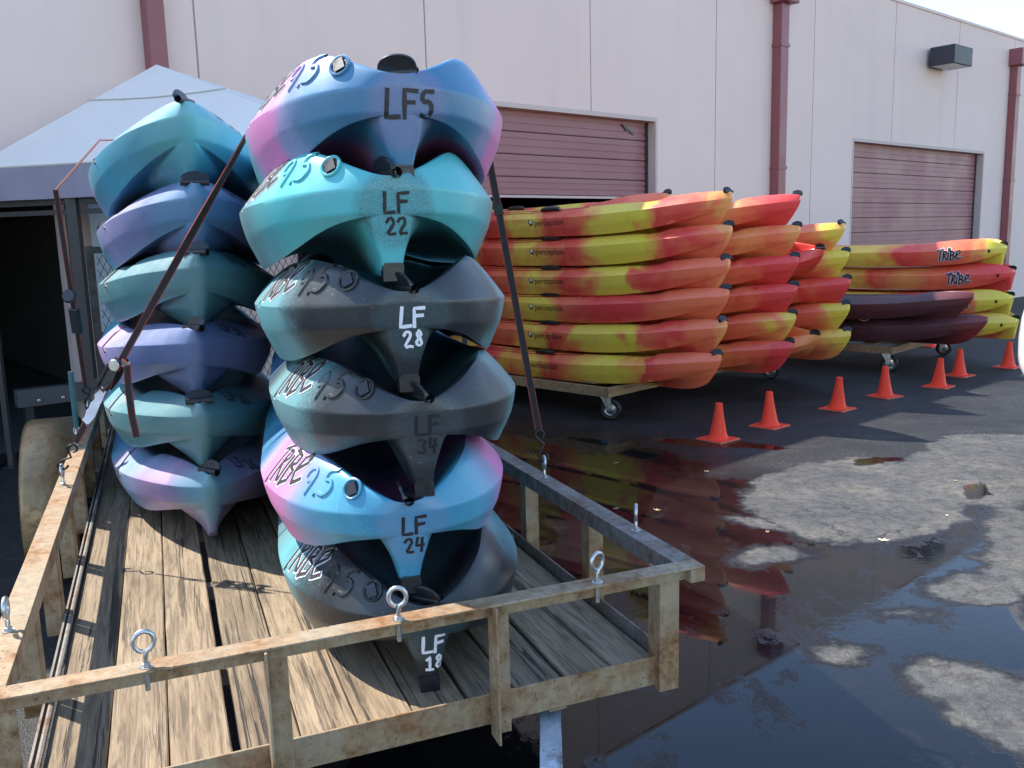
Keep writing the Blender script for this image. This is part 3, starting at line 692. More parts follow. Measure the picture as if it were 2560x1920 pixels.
pos2 = ['topmost of', 'second down in', 'third down in', 'fourth down in', 'fifth down in', 'lowest of']
for i, (x, z) in enumerate(st2):
    orange('%s kayak %s the stack behind the logo kayaks' % (('red', 'orange', 'red', 'red', 'lime', 'dark red')[i], pos2[i]), (x, 8.38, z - KB), ('R', 'O', 'R', 'R', 'Y', 'R')[i], i + 11, G1, grot=[20, 15, 30, 20, 15, 10][i])
st3 = [(3.46, 1.665), (3.51, 1.383), (3.535, 1.103), (3.54, .835), (3.56, .556)]
for i, (x, z) in enumerate(st3):
    orange('orange kayak %s the yellow-tipped stack beside the maroon kayaks' % ('topmost of', 'second down in', 'third down in', 'fourth down in', 'lowest of')[i], (x, 9.16, z - KB), ('Y', 'Y', 'R', 'Y', 'Y')[i], i + 31, G1, grot=[75, 15, 20, 45, 40][i])
# two kayaks turned askew, wedged between the stacks
orange('red kayak with yellow tip lying askew high between two stacks', (3.14, 8.74, 1.26), 'R', 51, G1, dyaw=12, roll=-34, pitch=-2)
orange('orange kayak with red tip lying askew low between two stacks', (3.12, 8.74, .40), 'O', 52, G1, dyaw=12, roll=-34, pitch=-1)
orange('orange kayak behind the logo stack, its cockpit rim showing on top', (1.55, 8.55, 1.70), 'A', 53, G1)

# far cart: sterns to the right
G2 = 'orange kayaks on the far cart'
for i, (x, z) in enumerate([(5.83, 1.375), (5.95, 1.09), (5.95, .785), (6.03, .505)]):
    orange('yellow orange kayak with dark lettering, %s the far stack' % ('topmost of', 'second down in', 'third down in', 'lowest of')[i], (x, 10.4, z - .20), ('Y', 'R', 'Y', 'Y')[i], i + 61, G2, stern=True, grot=20)
HM, BM_ = make_hull('hull', 3.2, .74, stern_len=1.3, bow_len=1.5, retreat=.2)
for i, (tip, ln) in enumerate((((5.07, 9.62, .60), 1), ((5.24, 9.62, .335), 2))):
    mat = hull_material('maroon_marbled_plastic', [(0, (.26, .03, .025)), (.18, (.14, .03, .03)), (.5, (.09, .026, .028)), (1.0, (.11, .03, .032)), (1.6, (.045, .02, .022)), (2.4, (.12, .028, .028)), (3.2, (.02, .018, .02))], 3.2, -1, .1, .2, .1, 70 + i, rough=.36, span=3.2, scuff=.4)
    c = Vector(tip) - AX * 1.6
    k = kayak(('dark maroon kayak with red tip lying above another maroon one', 'dark maroon kayak lying lowest in front of the far stack')[i], c, YAW_BOW, HM, mat, 3.2, group='dark maroon kayaks on the far cart', grips=(0, 1))
    if i == 1:
        m = MB(); m.tube([(-.35 + .07 * math.cos(t * math.pi / 8), .30, .31 + .05 * math.sin(t * math.pi / 8)) for t in range(16)], .006, 8, closed=True); m.build('rope_ring', WHITEINK, k)

# ------------------------------------------------------------------ kayak carts
def wood(name, c1, c2, grey=.0, crack=1.0, along='y'):
    g = NT(name); v = g.coord(); oi = g.n('ObjectInfo'); 
    off = g.n('VectorMath', operation='ADD'); g.l(v, off.inputs[0])
    cv = g.n('CombineXYZ'); g.l(g.math('MULTIPLY', oi.outputs['Random'], 37.0), cv.inputs[0]); g.l(g.math('MULTIPLY', oi.outputs['Random'], 91.0), cv.inputs[1]); g.l(cv.outputs[0], off.inputs[1])
    q = off.outputs[0]
    sc = (1, .07, 1) if along == 'y' else (.07, 1, 1)
    sc2 = (1, .02, 1) if along == 'y' else (.02, 1, 1)
    lowf = g.noise(g.map(q, sc), 9, 4, .6, 1.6); grain = g.noise(g.map(q, sc), 55, 5, .65, .9); fibre = g.noise(g.map(q, sc2), 190, 3, .7)
    ck = g.noise(g.map(q, sc2), 33, 4, .7, 1.2)
    crk = g.math('MULTIPLY', g.mr(ck, .575, .62), g.mr(g.noise(g.map(q, sc), 5, 2), .38, .55))
    kn = g.voro(g.map(q, (5.5, 1.5, 1) if along == 'y' else (1.5, 5.5, 1)), 1.0); knot = g.mr(kn, .06, .16, 1, 0)
    knr = g.mr(kn, .10, .34, .55, 0)
    c = g.mix(g.mr(lowf, .3, .7), c1, c2)
    c = g.mix(g.mr(grain, .42, .66, 0, .85), c, tuple(x * .34 for x in c1))
    c = g.mix(g.mr(fibre, .5, .75, 0, .35), c, tuple(min(1, x * 1.45) for x in c2))
    tone = g.mr(oi.outputs['Random'], 0, 1, .72, 1.12)
    hv = g.n('HueSaturation'); hv.inputs['Saturation'].default_value = 1 - grey; g.l(tone, hv.inputs['Value']); g.l(c, hv.inputs['Color']); c = hv.outputs[0]
    c = g.mix(knr, c, tuple(x * .45 for x in c1))
    c = g.mix(knot, c, (.055, .035, .02))
    c = g.mix(g.math('MULTIPLY', crk, .9 * crack), c, (.018, .014, .01))
    st = g.mr(g.noise(q, 3.5, 4, .65), .55, .75, 0, .35); c = g.mix(st, c, (.10, .085, .07))
    h = g.math('SUBTRACT', g.math('MULTIPLY', grain, .5), g.math('MULTIPLY', crk, 1.3 * crack)); h = g.math('ADD', h, g.math('MULTIPLY', fibre, .2))
    return g.fin(c, .78, g.bump(h, .8, .007))
LUMBER = wood('cart_lumber', (.36, .21, .10), (.48, .31, .16), 0, .3, 'x')
CHROME = simple('chrome', (.7, .7, .72), .18, 1.0, .1, 40, .05)
def caster(parent, loc, ang):
    c = obj('caster', None, parent, loc, (0, 0, ang))
    mt = Matrix.Rotation(math.pi / 2, 4, 'X')
    m = MB(); m.lathe([(.052, -.026), (.082, -.03), (.095, -.02), (.0975, 0), (.095, .02), (.082, .03), (.052, .026)], 28, Matrix.Translation((.03, 0, .098)) @ mt, close=False); m.build('tyre', BLACK, c, True)
    m = MB(); m.lathe([(.001, -.012), (.018, -.034), (.022, -.02), (.05, -.018), (.0525, -.027), (.0525, .027), (.05, .018), (.022, .02), (.018, .034), (.001, .012)], 24, Matrix.Translation((.03, 0, .098)) @ mt); m.build('rim', CHROME, c, True)
    m = MB()
    for s in (-1, 1): m.add([(x, s * .036 + y, z) for y in (-.002, .002) for x, z in ((.005, .09), (.055, .09), (.03, .205), (-.055, .205))], [(0, 1, 2, 3), (7, 6, 5, 4), (0, 4, 5, 1), (1, 5, 6, 2), (2, 6, 7, 3), (3, 7, 4, 0)])
    m.box(-.06, .045, -.045, .045, .203, .218); m.build('fork', CHROME, c)
def cart(label, corner, w_, l_, casters, extra=None):
    """corner nearest the viewer; w_ runs along the building, l_ runs towards it"""
    U = Vector((-AX.y, AX.x, 0)) ; ang = math.atan2(U.y, U.x)
    c = thing('kayak_cart', label, 'cart', (corner[0], corner[1], 0), (0, 0, ang), 'timber kayak carts')
    z0, z1 = .222, .31
    for y0 in (0, l_ - .04): m = MB(); m.box(0, w_, y0, y0 + .04, z0, z1); m.build('side_beam', LUMBER, c, bevel=.003)
    for x0 in (0, w_ / 2, w_ - .04): m = MB(); m.box(x0, x0 + .04, .0405, l_ - .0405, z0, z1); m.build('cross_beam', LUMBER, c, bevel=.003)
    for i in range(2):
        for y0 in (.25, l_ - .4): 
            m = MB(); m.box(.1 + i * w_ / 2, w_ / 2 - .06 + i * w_ / 2, y0, y0 + .14, z1 + .001, z1 + .02); m.build('deck_board', LUMBER, c, bevel=.002)
    for x, y in casters: caster(c, (x, y, 0), -1.1)
    return c
cart('timber cart on casters carrying the three near orange stacks', (.86, 7.76), 3.1, 1.75, ((.09, .08), (3.0, .1), (.1, 1.6), (3.0, 1.6)))
cart('timber cart on casters carrying the maroon kayaks and far stack', (4.40, 10.06), 1.9, 2.0, ((.09, .1), (1.8, .1), (.1, 1.85), (1.8, 1.85)))
# dark foam pad under the lowest kayak
m = MB(); m.box(-.26, .26, -.05, .05, 0, .075); m.box(.26, .42, -.05, .05, 0, .03); pad = m.build('foam_pad', simple('charcoal_foam', (.02, .022, .026), .9, bump=.4), None, bevel=.02)
pad.location = (1.16, 7.93, .332); pad.rotation_euler = (0, 0, R(-20)); tag(pad, 'charcoal foam pad between the near cart and lowest logo kayak', 'pad')

# ------------------------------------------------------------------ traffic cones
g = NT('orange_cone_plastic'); v = g.coord(); oi = g.n('ObjectInfo'); ad = g.n('VectorMath', operation='ADD'); g.l(v, ad.inputs[0]); g.l(oi.outputs['Location'], ad.inputs[1]); q = ad.outputs[0]
c = g.mix(g.noise(q, 9, 3), (1.0, .06, .03), (.97, .085, .035)); c = g.mix(g.mr(g.noise(g.map(q, (1, 1, .5)), 26, 5, .75), .56, .74, 0, .55), c, (.32, .06, .045))
c = g.mix(g.mr(g.noise(q, 70, 2), .66, .74, 0, .5), c, (.75, .35, .3)); CONEM = g.fin(c, g.mr(g.noise(q, 12, 3), .3, .7, .34, .55), g.bump(g.noise(q, 30, 3), .08, .003), spec=.2)
CONEEDGE = simple('cone_base_worn', (.55, .16, .10), .6, var=.3, scale=25)
def cone_meshes():
    m = MB(); m.lathe([(.088, .014), (.080, .026), (.070, .05), (.056, .12), (.041, .2), (.031, .272), (.029, .298), (.023, .304), (.016, .303), (.015, .28)], 28)
    m.lathe([(.015, .28), (.022, .2), (.05, .05)], 20, close=False); a = m.mesh('cone_body', CONEM, True, 40)
    m = MB(); m.box(-.125, .125, -.125, .125, 0, .010); b = m.mesh('cone_base', CONEEDGE)
    m = MB(); rows = []
    for r_, z in ((.121, .0105), (.119, .0145), (.088, .0148)):
        rows.append([(r_ * x, r_ * y, z) for x, y in ((-1, -1), (0, -1), (1, -1), (1, 0), (1, 1), (0, 1), (-1, 1), (-1, 0))])
    m.grid(rows, closed=True); m.add([(.088 * x, .088 * y, .0148) for x, y in ((-1, -1), (0, -1), (1, -1), (1, 0), (1, 1), (0, 1), (-1, 1), (-1, 0))], [tuple(range(8))]); c = m.mesh('base_top', CONEM)
    return a, b, c
CA, CB, CC = cone_meshes()
cones = [(1.658, 6.963), (2.207, 7.412), (3.036, 8.068), (3.713, 8.626), (4.472, 9.088), (5.026, 9.751), (5.851, 10.247)]
cl_ = ['small orange cone at the end of the line nearest the kayak trailer', 'second small orange cone from the kayak trailer', 'third small orange cone from the kayak trailer', 'fourth small orange cone from the trailer, before the far cart caster',
       'fifth small orange cone from the kayak trailer', 'sixth small orange cone from the trailer, close to its neighbour', 'small orange cone partly hidden by the white car']
for i, (x, y) in enumerate(cones):
    k = thing('traffic_cone', cl_[i], 'cone', (x, y, .0015), (0, 0, R([38, 41, 40, 30, 42, 36, 33][i])), 'small orange cones along the kayaks')
    cb = obj('cone_body', CA, k); cb.rotation_euler = (R([1.2, -1, 0, 1.5, -1.4, 1, 0][i]), R([0, 1.2, -1.5, 0, 1, -1, 1][i]), i); b = obj('cone_base', CB, k); obj('base_top', CC, k)
k = thing('traffic_cone', 'orange cone standing behind the far kayak cart', 'cone', (5.9, 12.3, .0015), (0, 0, .5), 'small orange cones along the kayaks'); obj('cone_body', CA, k); obj('cone_base', CB, k); obj('base_top', CC, k)

# ------------------------------------------------------------------ trailer
def rusty(name, paint, rust, amount=.5, rough=.6, metal=.15):
    g = NT(name); v = g.coord(); oi = g.n('ObjectInfo')
    a = g.noise(v, 5, 5, .65); b = g.noise(v, 28, 5, .7); sp = g.noise(v, 110, 2, .6); st = g.noise(g.map(v, (6, 6, 1.2)), 6, 4, .6)
    f = g.mr(g.math('ADD', g.math('MULTIPLY', a, .65), g.math('MULTIPLY', b, .35)), .5 - .12 * amount, .66 - .08 * amount)
    c = g.mix(g.mr(st, .35, .7), tuple(x * .82 for x in paint), tuple(min(1, x * 1.15) for x in paint))
    c = g.mix(f, c, g.mix(g.mr(b, .35, .65), rust, tuple(x * .5 for x in rust)))
    c = g.mix(g.mr(sp, .66, .70, 0, .85), c, tuple(x * .3 for x in rust))
    r = g.mr(f, 0, 1, rough - .15, rough + .2)
    h = g.math('ADD', g.math('MULTIPLY', b, .6), g.math('MULTIPLY', sp, .3))
    return g.fin(c, r, g.bump(h, .35, .003), metal)
RAIL = rusty('weathered_tan_steel', (.37, .285, .185), (.32, .15, .05), .62)
RAILG = rusty('weathered_grey_steel', (.24, .22, .20), (.22, .13, .075), .55)
FEND = rusty('bronze_fender_paint', (.36, .235, .11), (.30, .15, .06), .35, .42, .4)
TONG = rusty('sky_tinted_tongue_steel', (.45, .50, .55), (.22, .12, .06), .0, .45)  # sky reflected off the tongue beams, put into the steel colour as pale blue
PLANK = wood('weathered_deck_plank', (.25, .165, .085), (.37, .265, .155), .06, 1.0, 'y')
tr = thing('utility_trailer', 'rusty tan steel utility trailer with weathered plank deck', 'trailer', (0, 0, 0), (0, 0, TA))
BZ = .45; RT = .75; TE = 6.62
bounds = [(-.345, -.207), (-.203, -.069), (-.065, .075), (.097, .236), (.24, .38), (.384, .522), (.527, .668), (.676, .803), (.811, .95), (.958, 1.097), (1.104, 1.243)]
rp = random.Random(3)
for i, (a, b) in enumerate(bounds):
    m = MB(); N = 30; rows = []; zt = BZ + rp.uniform(-.003, .002); L_ = TE - 2.02 - rp.uniform(0, .02)
    for j in range(N + 1):
        y = 2.012 + L_ * j / N; e0 = rp.uniform(-.0012, .0012); e1 = rp.uniform(-.0012, .0012); cup = rp.uniform(.0, .0015)
        rows.append([(a + e0, y, zt - .036), (a + e0, y, zt - .004), (a + e0 + .004, y, zt), ((a + b) / 2, y, zt - cup), (b + e1 - .004, y, zt), (b + e1, y, zt - .004), (b + e1, y, zt - .036)])
    m.grid(rows, closed=True); n = 7; m.f += [tuple(range(n)), tuple(N * n + q for q in range(n))]
    m.build('deck_plank', PLANK, tr)
# cross members under the planks
for y in (2.6, 3.3, 4.0, 4.7, 5.4, 6.1):
    m = MB(); m.box(-.34, 1.24, y, y + .05, BZ - .09, BZ - .041); m.build('cross_member', RAILG, tr)
# front rails
m = MB(); m.box(-.43, 1.335, 1.950, 2.010, RT - .006, RT); m.box(-.425, 1.33, 1.978, 1.984, RT - .042, RT - .0065); m.build('front_top_rail', RAIL, tr, bevel=.0015)
m = MB(); m.box(-.36, 1.262, 2.002, 2.009, .402, .486); m.box(-.36, 1.262, 2.0095, 2.05, .402, .408); m.build('front_bottom_rail', RAIL, tr, bevel=.0015)
# side rails
m = MB(); m.box(-.432, -.366, 2.0105, TE, RT - .006, RT - .0005); m.box(-.372, -.366, 2.0105, TE, RT - .054, RT - .0065); m.build('left_top_rail', RAIL, tr, bevel=.0015)
m = MB(); m.box(1.272, 1.338, 2.0105, TE, RT - .006, RT - .0005); m.box(1.272, 1.278, 2.0105, TE, RT - .054, RT - .0065); m.build('right_top_rail', RAILG, tr, bevel=.0015)
m = MB(); m.box(-.372, -.366, 2.0095, TE, .40, .472); m.tube([(-.352, 2.02, .466), (-.352, TE, .466)], .008, 8); m.build('left_bottom_rail', RAILG, tr)
m = MB(); m.box(1.252, 1.259, 2.0095, TE, .40, .488); m.build('right_bottom_rail', RAILG, tr, bevel=.001)
def post(s, t, dx, dy, mat, z0=.402, z1=RT - .007, w_=.055):
    """angle-iron upright: one flange along x (dx sign), the other along y (dy sign)"""
    m = MB(); m.box(min(s, s + dx * w_), max(s, s + dx * w_), t, t + .006, z0, z1)
    y0, y1 = sorted((t - .0005 if dy < 0 else t + .0065, t + dy * w_)); m.box(s, s + .006, y0, y1, z0, z1)
    m.build('post', mat, tr, bevel=.001)
post(-.425, 1.986, 1, 1, RAIL, .39, w_=.075)
post(.155, 1.9925, 1, -1, RAIL, .36, w_=.055); post(.712, 1.9925, 1, -1, RAIL, .375, w_=.055)
post(1.212, 1.9855, 1, 1, RAIL, .385, w_=.062)
for t in (2.55, 3.1, 3.66, 4.24, 4.85, 5.5, 6.1):
    post(-.379, t, -1, 1, RAIL, w_=.05); post(1.279, t, 1, 1, RAIL if t < 3.3 else RAILG, w_=.055)
# corner plate on the right front
m = MB(); m.box(1.29, 1.336, 1.9515, 2.05, RT - .045, RT - .0068); m.build('corner_gusset', RAIL, tr, bevel=.002)
# tongue
for s0, s1 in ((.905, .47), (.0, .43)):
    m = MB(); a = Vector((s0, 2.06, .372)); b = Vector((s1, 1.08, .372)); m.bar(a, b, .05, .006); d = (b - a).normalized(); sx = d.cross(Vector((0, 0, 1))) * (.028 if s0 > .5 else -.028)
    m.bar(a - sx + Vector((0, 0, -.031)), b - sx + Vector((0, 0, -.031)), .006, .062); m.build('tongue_beam', TONG, tr, bevel=.001)
m = MB(); m.box(.39, .51, .92, 1.1, .33, .40); m.lathe([(.035, .40), (.045, .42), (.035, .45), (.01, .46)], 16, Matrix.Translation((.45, .95, 0))); m.build('coupler', DARKSTEEL, tr, bevel=.004)
m = MB(); m.tube([(.45, 1.2, .0), (.45, 1.2, .56)], .03, 14); m.lathe([(.09, 0), (.09, .01), (.03, .02)], 16, Matrix.Translation((.45, 1.2, 0))); m.build('jack_post', DARKSTEEL, tr)
# weld beads at the corner post
m = MB()
for i in range(14): m.lathe([(.001, -.003), (.0035, 0), (.001, .003)], 6, Matrix.Translation((1.2085, 1.999, .41 + i * .0058)) @ Matrix.Rotation(rp.uniform(0, 3), 4, 'X'))
for i in range(12): m.lathe([(.001, -.003), (.004, 0), (.001, .003)], 6, Matrix.Translation((.88 + i * .0042, 1.999, .401)) @ Matrix.Rotation(rp.uniform(0, 3), 4, 'Y'))
m.build('weld_bead', RAIL, tr, True)
# eye bolts
def eyebolt_meshes():
    m = MB(); pts = []
    for i in range(15):
        t = R(-70 + i * 320 / 14) ; pts.append((.021 * math.sin(t) * 1.0, 0, .062 - .024 * math.cos(t)))
    pts = [(0, 0, -.055), (0, 0, .014), (.002, 0, .026)] + [(.0215 * math.cos(R(-80 + i * 338 / 13)), 0, .058 + .0235 * math.sin(R(-80 + i * 338 / 13))) for i in range(14)]
    m.tube(pts, .0058, 9); a = m.mesh('eye_bolt', STEEL, True, 60)
    m = MB(); m.lathe([(.015, .0), (.015, .002)], 16); m.lathe([(.0095, .0022), (.0095, .009), (.007, .0105)], 6); b = m.mesh('nut', STEEL)
    return a, b
EB, NUT = eyebolt_meshes()
for s, t, rz in ((-.092, 1.975, 5), (.474, 1.973, -15), (1.013, 1.972, 20), (1.312, 2.29, 60), (1.312, 2.985, 75), (1.31, 3.70, 60), (-.402, 2.318, 88), (-.402, 3.747, 85), (-.402, 4.5, 85), (-.402, 5.3, 80)):
    e = obj('eye_bolt', EB, tr, (s, t, RT), (0, 0, R(rz))); obj('nut', NUT, e)
# wheels and fenders
for sgn, s_in in ((-1, -.44), (1, 1.35)):
    wy, wz, rr = 5.0, .34, .34
    wh = obj('wheel', None, tr, (s_in + sgn * .13, wy, wz)); mt = Matrix.Rotation(math.pi / 2, 4, 'Y')
    m = MB(); m.lathe([(.2, -.09), (.3, -.1), (.335, -.07), (.34, 0), (.335, .07), (.3, .1), (.2, .09)], 36, mt, close=False); m.build('tyre', BLACK, wh, True)
    m = MB(); m.lathe([(.001, -.05), (.06, -.06), (.15, -.03), (.205, -.085), (.205, .085), (.15, .03), (.06, .06), (.001, .05)], 28, mt); m.build('rim', STEEL, wh, True)
    m = MB(); rows = []; Rf = .46
    for i in range(25):
        t = R(-14 + i * 208 / 24); y = wy - Rf * 1.12 * math.cos(t); z = wz + Rf * math.sin(t)
        x0, x1 = s_in, s_in + sgn * .245
        yi = wy - (Rf - .05) * 1.12 * math.cos(t); zi = wz + (Rf - .05) * math.sin(t)
        rows.append([(x0, y, z), (x1 - sgn * .03, y, z), (x1 - sgn * .008, y + (yi - y) * .2, z + (zi - z) * .2), (x1, yi, zi)])
    m.grid(rows); f = m.build('fender', FEND, tr, True, angle=60); so_ = f.modifiers.new('s', 'SOLIDIFY'); so_.thickness = .003
m = MB(); m.tube([(-.55, 5.0, .34), (1.46, 5.0, .34)], .03, 12); m.build('axle', DARKSTEEL, tr)
# rear ramp gate with mesh
GATE = rusty('gate_steel', (.045, .042, .04), (.07, .045, .03), .5)
m = MB(); 
for s in (-.40, .45, 1.27): m.box(s - .025, s + .025, TE + .01, TE + .05, .42, 1.68)
for z in (.44, 1.05, 1.63): m.box(-.374, .424, TE + .012, TE + .048, z, z + .045); m.box(.476, 1.244, TE + .012, TE + .048, z, z + .045)
m.build('ramp_frame', GATE, tr)
m = MB(); zz0, zz1 = .5, 1.62; s0, s1 = -.36, 1.23
for dirn in (1, -1):
    q = -1.2
    while q < 1.8 + 1.2:
        pts = []
        a_s, a_z = (q, zz0); slope = 2.0 * dirn
        b_s, b_z = (q + (zz1 - zz0) / 2.0 * dirn, zz1)
        # clip in s
        t0, t1 = 0.0, 1.0
        if b_s != a_s:
            ta, tb = (s0 - a_s) / (b_s - a_s), (s1 - a_s) / (b_s - a_s); lo, hi = min(ta, tb), max(ta, tb); t0, t1 = max(t0, lo), min(t1, hi)
        if t1 > t0 + .02: m.bar((lerp(a_s, b_s, t0), TE + .028 + .004 * dirn, lerp(a_z, b_z, t0)), (lerp(a_s, b_s, t1), TE + .028 + .004 * dirn, lerp(a_z, b_z, t1)), .004, .004)
        q += .045
m.build('ramp_mesh', GATE, tr)

# ------------------------------------------------------------------ ratchet straps
def webbing_mat(edge):
    return simple('red_webbing_edge', (.42, .05, .035), .75, var=.2, scale=120, bump=.2) if edge else simple('black_webbing', (.018, .017, .017), .8, var=.3, scale=160, bump=.3)
WB, WE = webbing_mat(0), webbing_mat(1)
def ribbon(pts, normals, w0, w1, th=.0014):
    mb = MB(); rows = []; N = len(pts)
    for i in range(N):
        t = (Vector(pts[min(i + 1, N - 1)]) - Vector(pts[max(i - 1, 0)])).normalized(); n = Vector(normals[i]); n = (n - t * n.dot(t)).normalized(); s = t.cross(n)
        q = Vector(pts[i]); rows.append([q + s * w0 + n * th, q + s * w1 + n * th, q + s * w1 - n * th, q + s * w0 - n * th])
    mb.grid(rows, closed=True); mb.f += [(0, 1, 2, 3), tuple((N - 1) * 4 + j for j in range(4))]; return mb
def subdiv(pts, step=.05):
    out = [Vector(pts[0])]
    for a, b in zip(pts, pts[1:]):
        a = Vector(a); b = Vector(b); n = max(1, int((b - a).length / step)); out += [a.lerp(b, (i + 1) / n) for i in range(n)]
    return out
def webbing(parent, pts, normal, width=.027, name='webbing'):
    P = subdiv(pts); nn = [normal(q) if callable(normal) else normal for q in P]
    o = ribbon(P, nn, -width / 2 + .0022, width / 2 - .0022).build(name, WB, parent)
    for a, b in ((-width / 2, -width / 2 + .0022), (width / 2 - .0022, width / 2)): ribbon(P, nn, a, b, .0019).build('edge_stripe', WE, o)
    return o
def s_hook(parent, top, bottom, side, r=.0042, size=.02):
    """coated wire hook: loop at the webbing, open crook through the eye"""
    top = Vector(top); bottom = Vector(bottom); d = (bottom - top); L_ = d.length; d.normalize(); s = Vector(side); s = (s - d * s.dot(d)).normalized()
    pts = []
    for i in range(9): t = R(200 - i * 40 * .9); pts.append(top + d * (.016 - .018 * math.sin(t + 1.57) * -1 * .0) + (s * math.cos(t) * .018 + d * (-math.sin(t)) * .016))
    pts = [top + s * (.018 * math.cos(R(a))) + d * (.018 - .017 * math.sin(R(a))) for a in range(-60, 250, 25)]
    mid = top.lerp(bottom, .5) + s * .012
    pts += [mid, top.lerp(bottom, .72) - s * .012]
    c = bottom - d * .012
    pts += [c + s * (-.018 * math.cos(R(a))) + d * (.02 * math.sin(R(a))) for a in range(0, 205, 25)]
    m = MB(); m.tube(pts, r, 8); return m.build('wire_hook', BLACK, parent, True, angle=60)

# strap over the front stack, left leg with the ratchet, right leg with a plain hook
eyeL = tw(-.402, 3.747, RT + .07); topL = tw(.335, 3.25, 2.03); topR = tw(1.165, 3.10, 1.965); eyeR = tw(1.312, 2.985, RT + .07)
sp = thing('ratchet_strap', 'black red-edged ratchet strap tied over the front kayak stack', 'strap', (0, 0, 0))
dL = (topL - eyeL).normalized(); hookL_top = eyeL + dL * .115
viewn = Vector((0, -1, .3))
webbing(sp, [hookL_top + dL * .012, eyeL + dL * .44], viewn, name='anchor_webbing')
sidev = dL.cross(Vector((0, -1, .3))).normalized(); spanL = (topL - eyeL).length
webbing(sp, [eyeL + dL * .48, topL], lambda q: viewn.normalized().lerp(sidev, min(1, max(0, ((q - eyeL).length / spanL - .45) * 1.9)) * .93), name='webbing')
over = [topL, tw(.42, 3.28, 2.16), tw(.62, 3.22, 2.21), tw(.95, 3.16, 2.19), tw(1.1, 3.12, 2.10), topR]
webbing(sp, over, lambda q: (Vector((q.x, q.y, q.z)) - tw(.75, 3.2, 1.9)).normalized(), name='webbing')
dR = (topR - eyeR).normalized()
webbing(sp, [eyeR + dR * .115, topR], Vector((.2, -1, .2)), name='webbing')
m = MB(); q = topR.lerp(eyeR, .18); m.bar(q - dR * .02, q + dR * .02, .034, .012, up=(0, -1, 0)); m.build('joining_buckle', BLACK, sp)
s_hook(sp, hookL_top, eyeL - Vector((0, 0, .0)), SV); s_hook(sp, eyeR + dR * .115, eyeR, SV)
# ratchet body
rc = obj('ratchet', None, sp, eyeL + dL * .46); rc.rotation_euler = dL.to_track_quat('X', 'Z').to_euler()
Mr = Matrix.Identity(4)
m = MB()
for yy in (-.024, .024): m.add([(x, yy + t, z) for t in (-.0015, .0015) for x, z in ((-.075, -.012), (-.02, -.02), (.07, -.014), (.075, .012), (.0, .022), (-.07, .012))], [(0, 1, 2, 3, 4, 5), (11, 10, 9, 8, 7, 6)] + [(i, (i + 1) % 6, 6 + (i + 1) % 6, 6 + i) for i in range(6)])
m.build('frame_plates', DARKSTEEL, rc)
m = MB(); m.tube([(.045, -.03, 0), (.045, .03, 0)], .011, 12); m.tube([(-.06, -.026, 0), (-.06, .026, 0)], .005, 8); m.build('spool', STEEL, rc, True)
m = MB(); m.lathe([(.02, -.003), (.023, 0), (.02, .003)], 14, Matrix.Translation((.045, -.031, 0)) @ Matrix.Rotation(math.pi / 2, 4, 'X')); m.lathe([(.02, -.003), (.023, 0), (.02, .003)], 14, Matrix.Translation((.045, .031, 0)) @ Matrix.Rotation(math.pi / 2, 4, 'X')); m.build('ratchet_gear', STEEL, rc)
m = MB(); m.box(-.085, -.045, -.034, .034, .016, .038); m.box(-.05, .04, -.033, -.028, .016, .026); m.box(-.05, .04, .028, .033, .016, .026); m.box(-.02, .005, -.028, .028, .014, .018); m.build('handle', BLACK, rc, bevel=.004)
m = MB(); m.box(-.03, .01, -.02, .02, .02, .024); m.build('spring_plate', STEEL, rc)
# loose tail
a = eyeL + dL * .505 + SV * .012 - TV * .02
tail = [a + Vector((.0, -.01, .012)), a + Vector((.03, -.03, .0)), a + Vector((.028, -.032, -.09)), a + Vector((.03, -.03, -.19)), a + Vector((.042, -.034, -.27))]
webbing(sp, tail, Vector((0, -1, .1)), name='loose_tail')
# torn label and printed word
q0 = eyeL + dL * .20; m = MB(); sdv = dL.cross(viewn).normalized(); nn = sdv.cross(dL); nn = nn if nn.dot(viewn) > 0 else -nn
rows = []
rl = random.Random(5)
for i in range(9): rows.append([q0 + dL * (.02 * i + .03) + sdv * (x * .017 + rl.uniform(-.004, .004)) + nn * (.006 + rl.uniform(0, .008)) for x in (-1, -.3, .4, 1.1)])
m.grid(rows); m.build('torn_label', simple('label_plastic', (.72, .70, .76), .35, bump=.2), sp, True)
cu = bpy.data.curves.new('t', 'FONT'); cu.body = 'HUSKY'; cu.size = .024; cu.resolution_u = 2; cu.align_x = 'RIGHT'; cu.align_y = 'CENTER'
o = bpy.data.objects.new('t', cu); COL.objects.link(o); me = bpy.data.meshes.new_from_object(o.evaluated_get(bpy.context.evaluated_depsgraph_get())); bpy.data.objects.remove(o)
me.materials.append(WHITEINK); o = obj('printed_word', me, sp)
Mx = Matrix((-dL, -sdv if (-dL).cross(-sdv).dot(nn) > 0 else sdv, nn)).transposed().to_4x4(); Mx.translation = eyeL + dL * .215 + nn * .0032; o.matrix_local = Mx
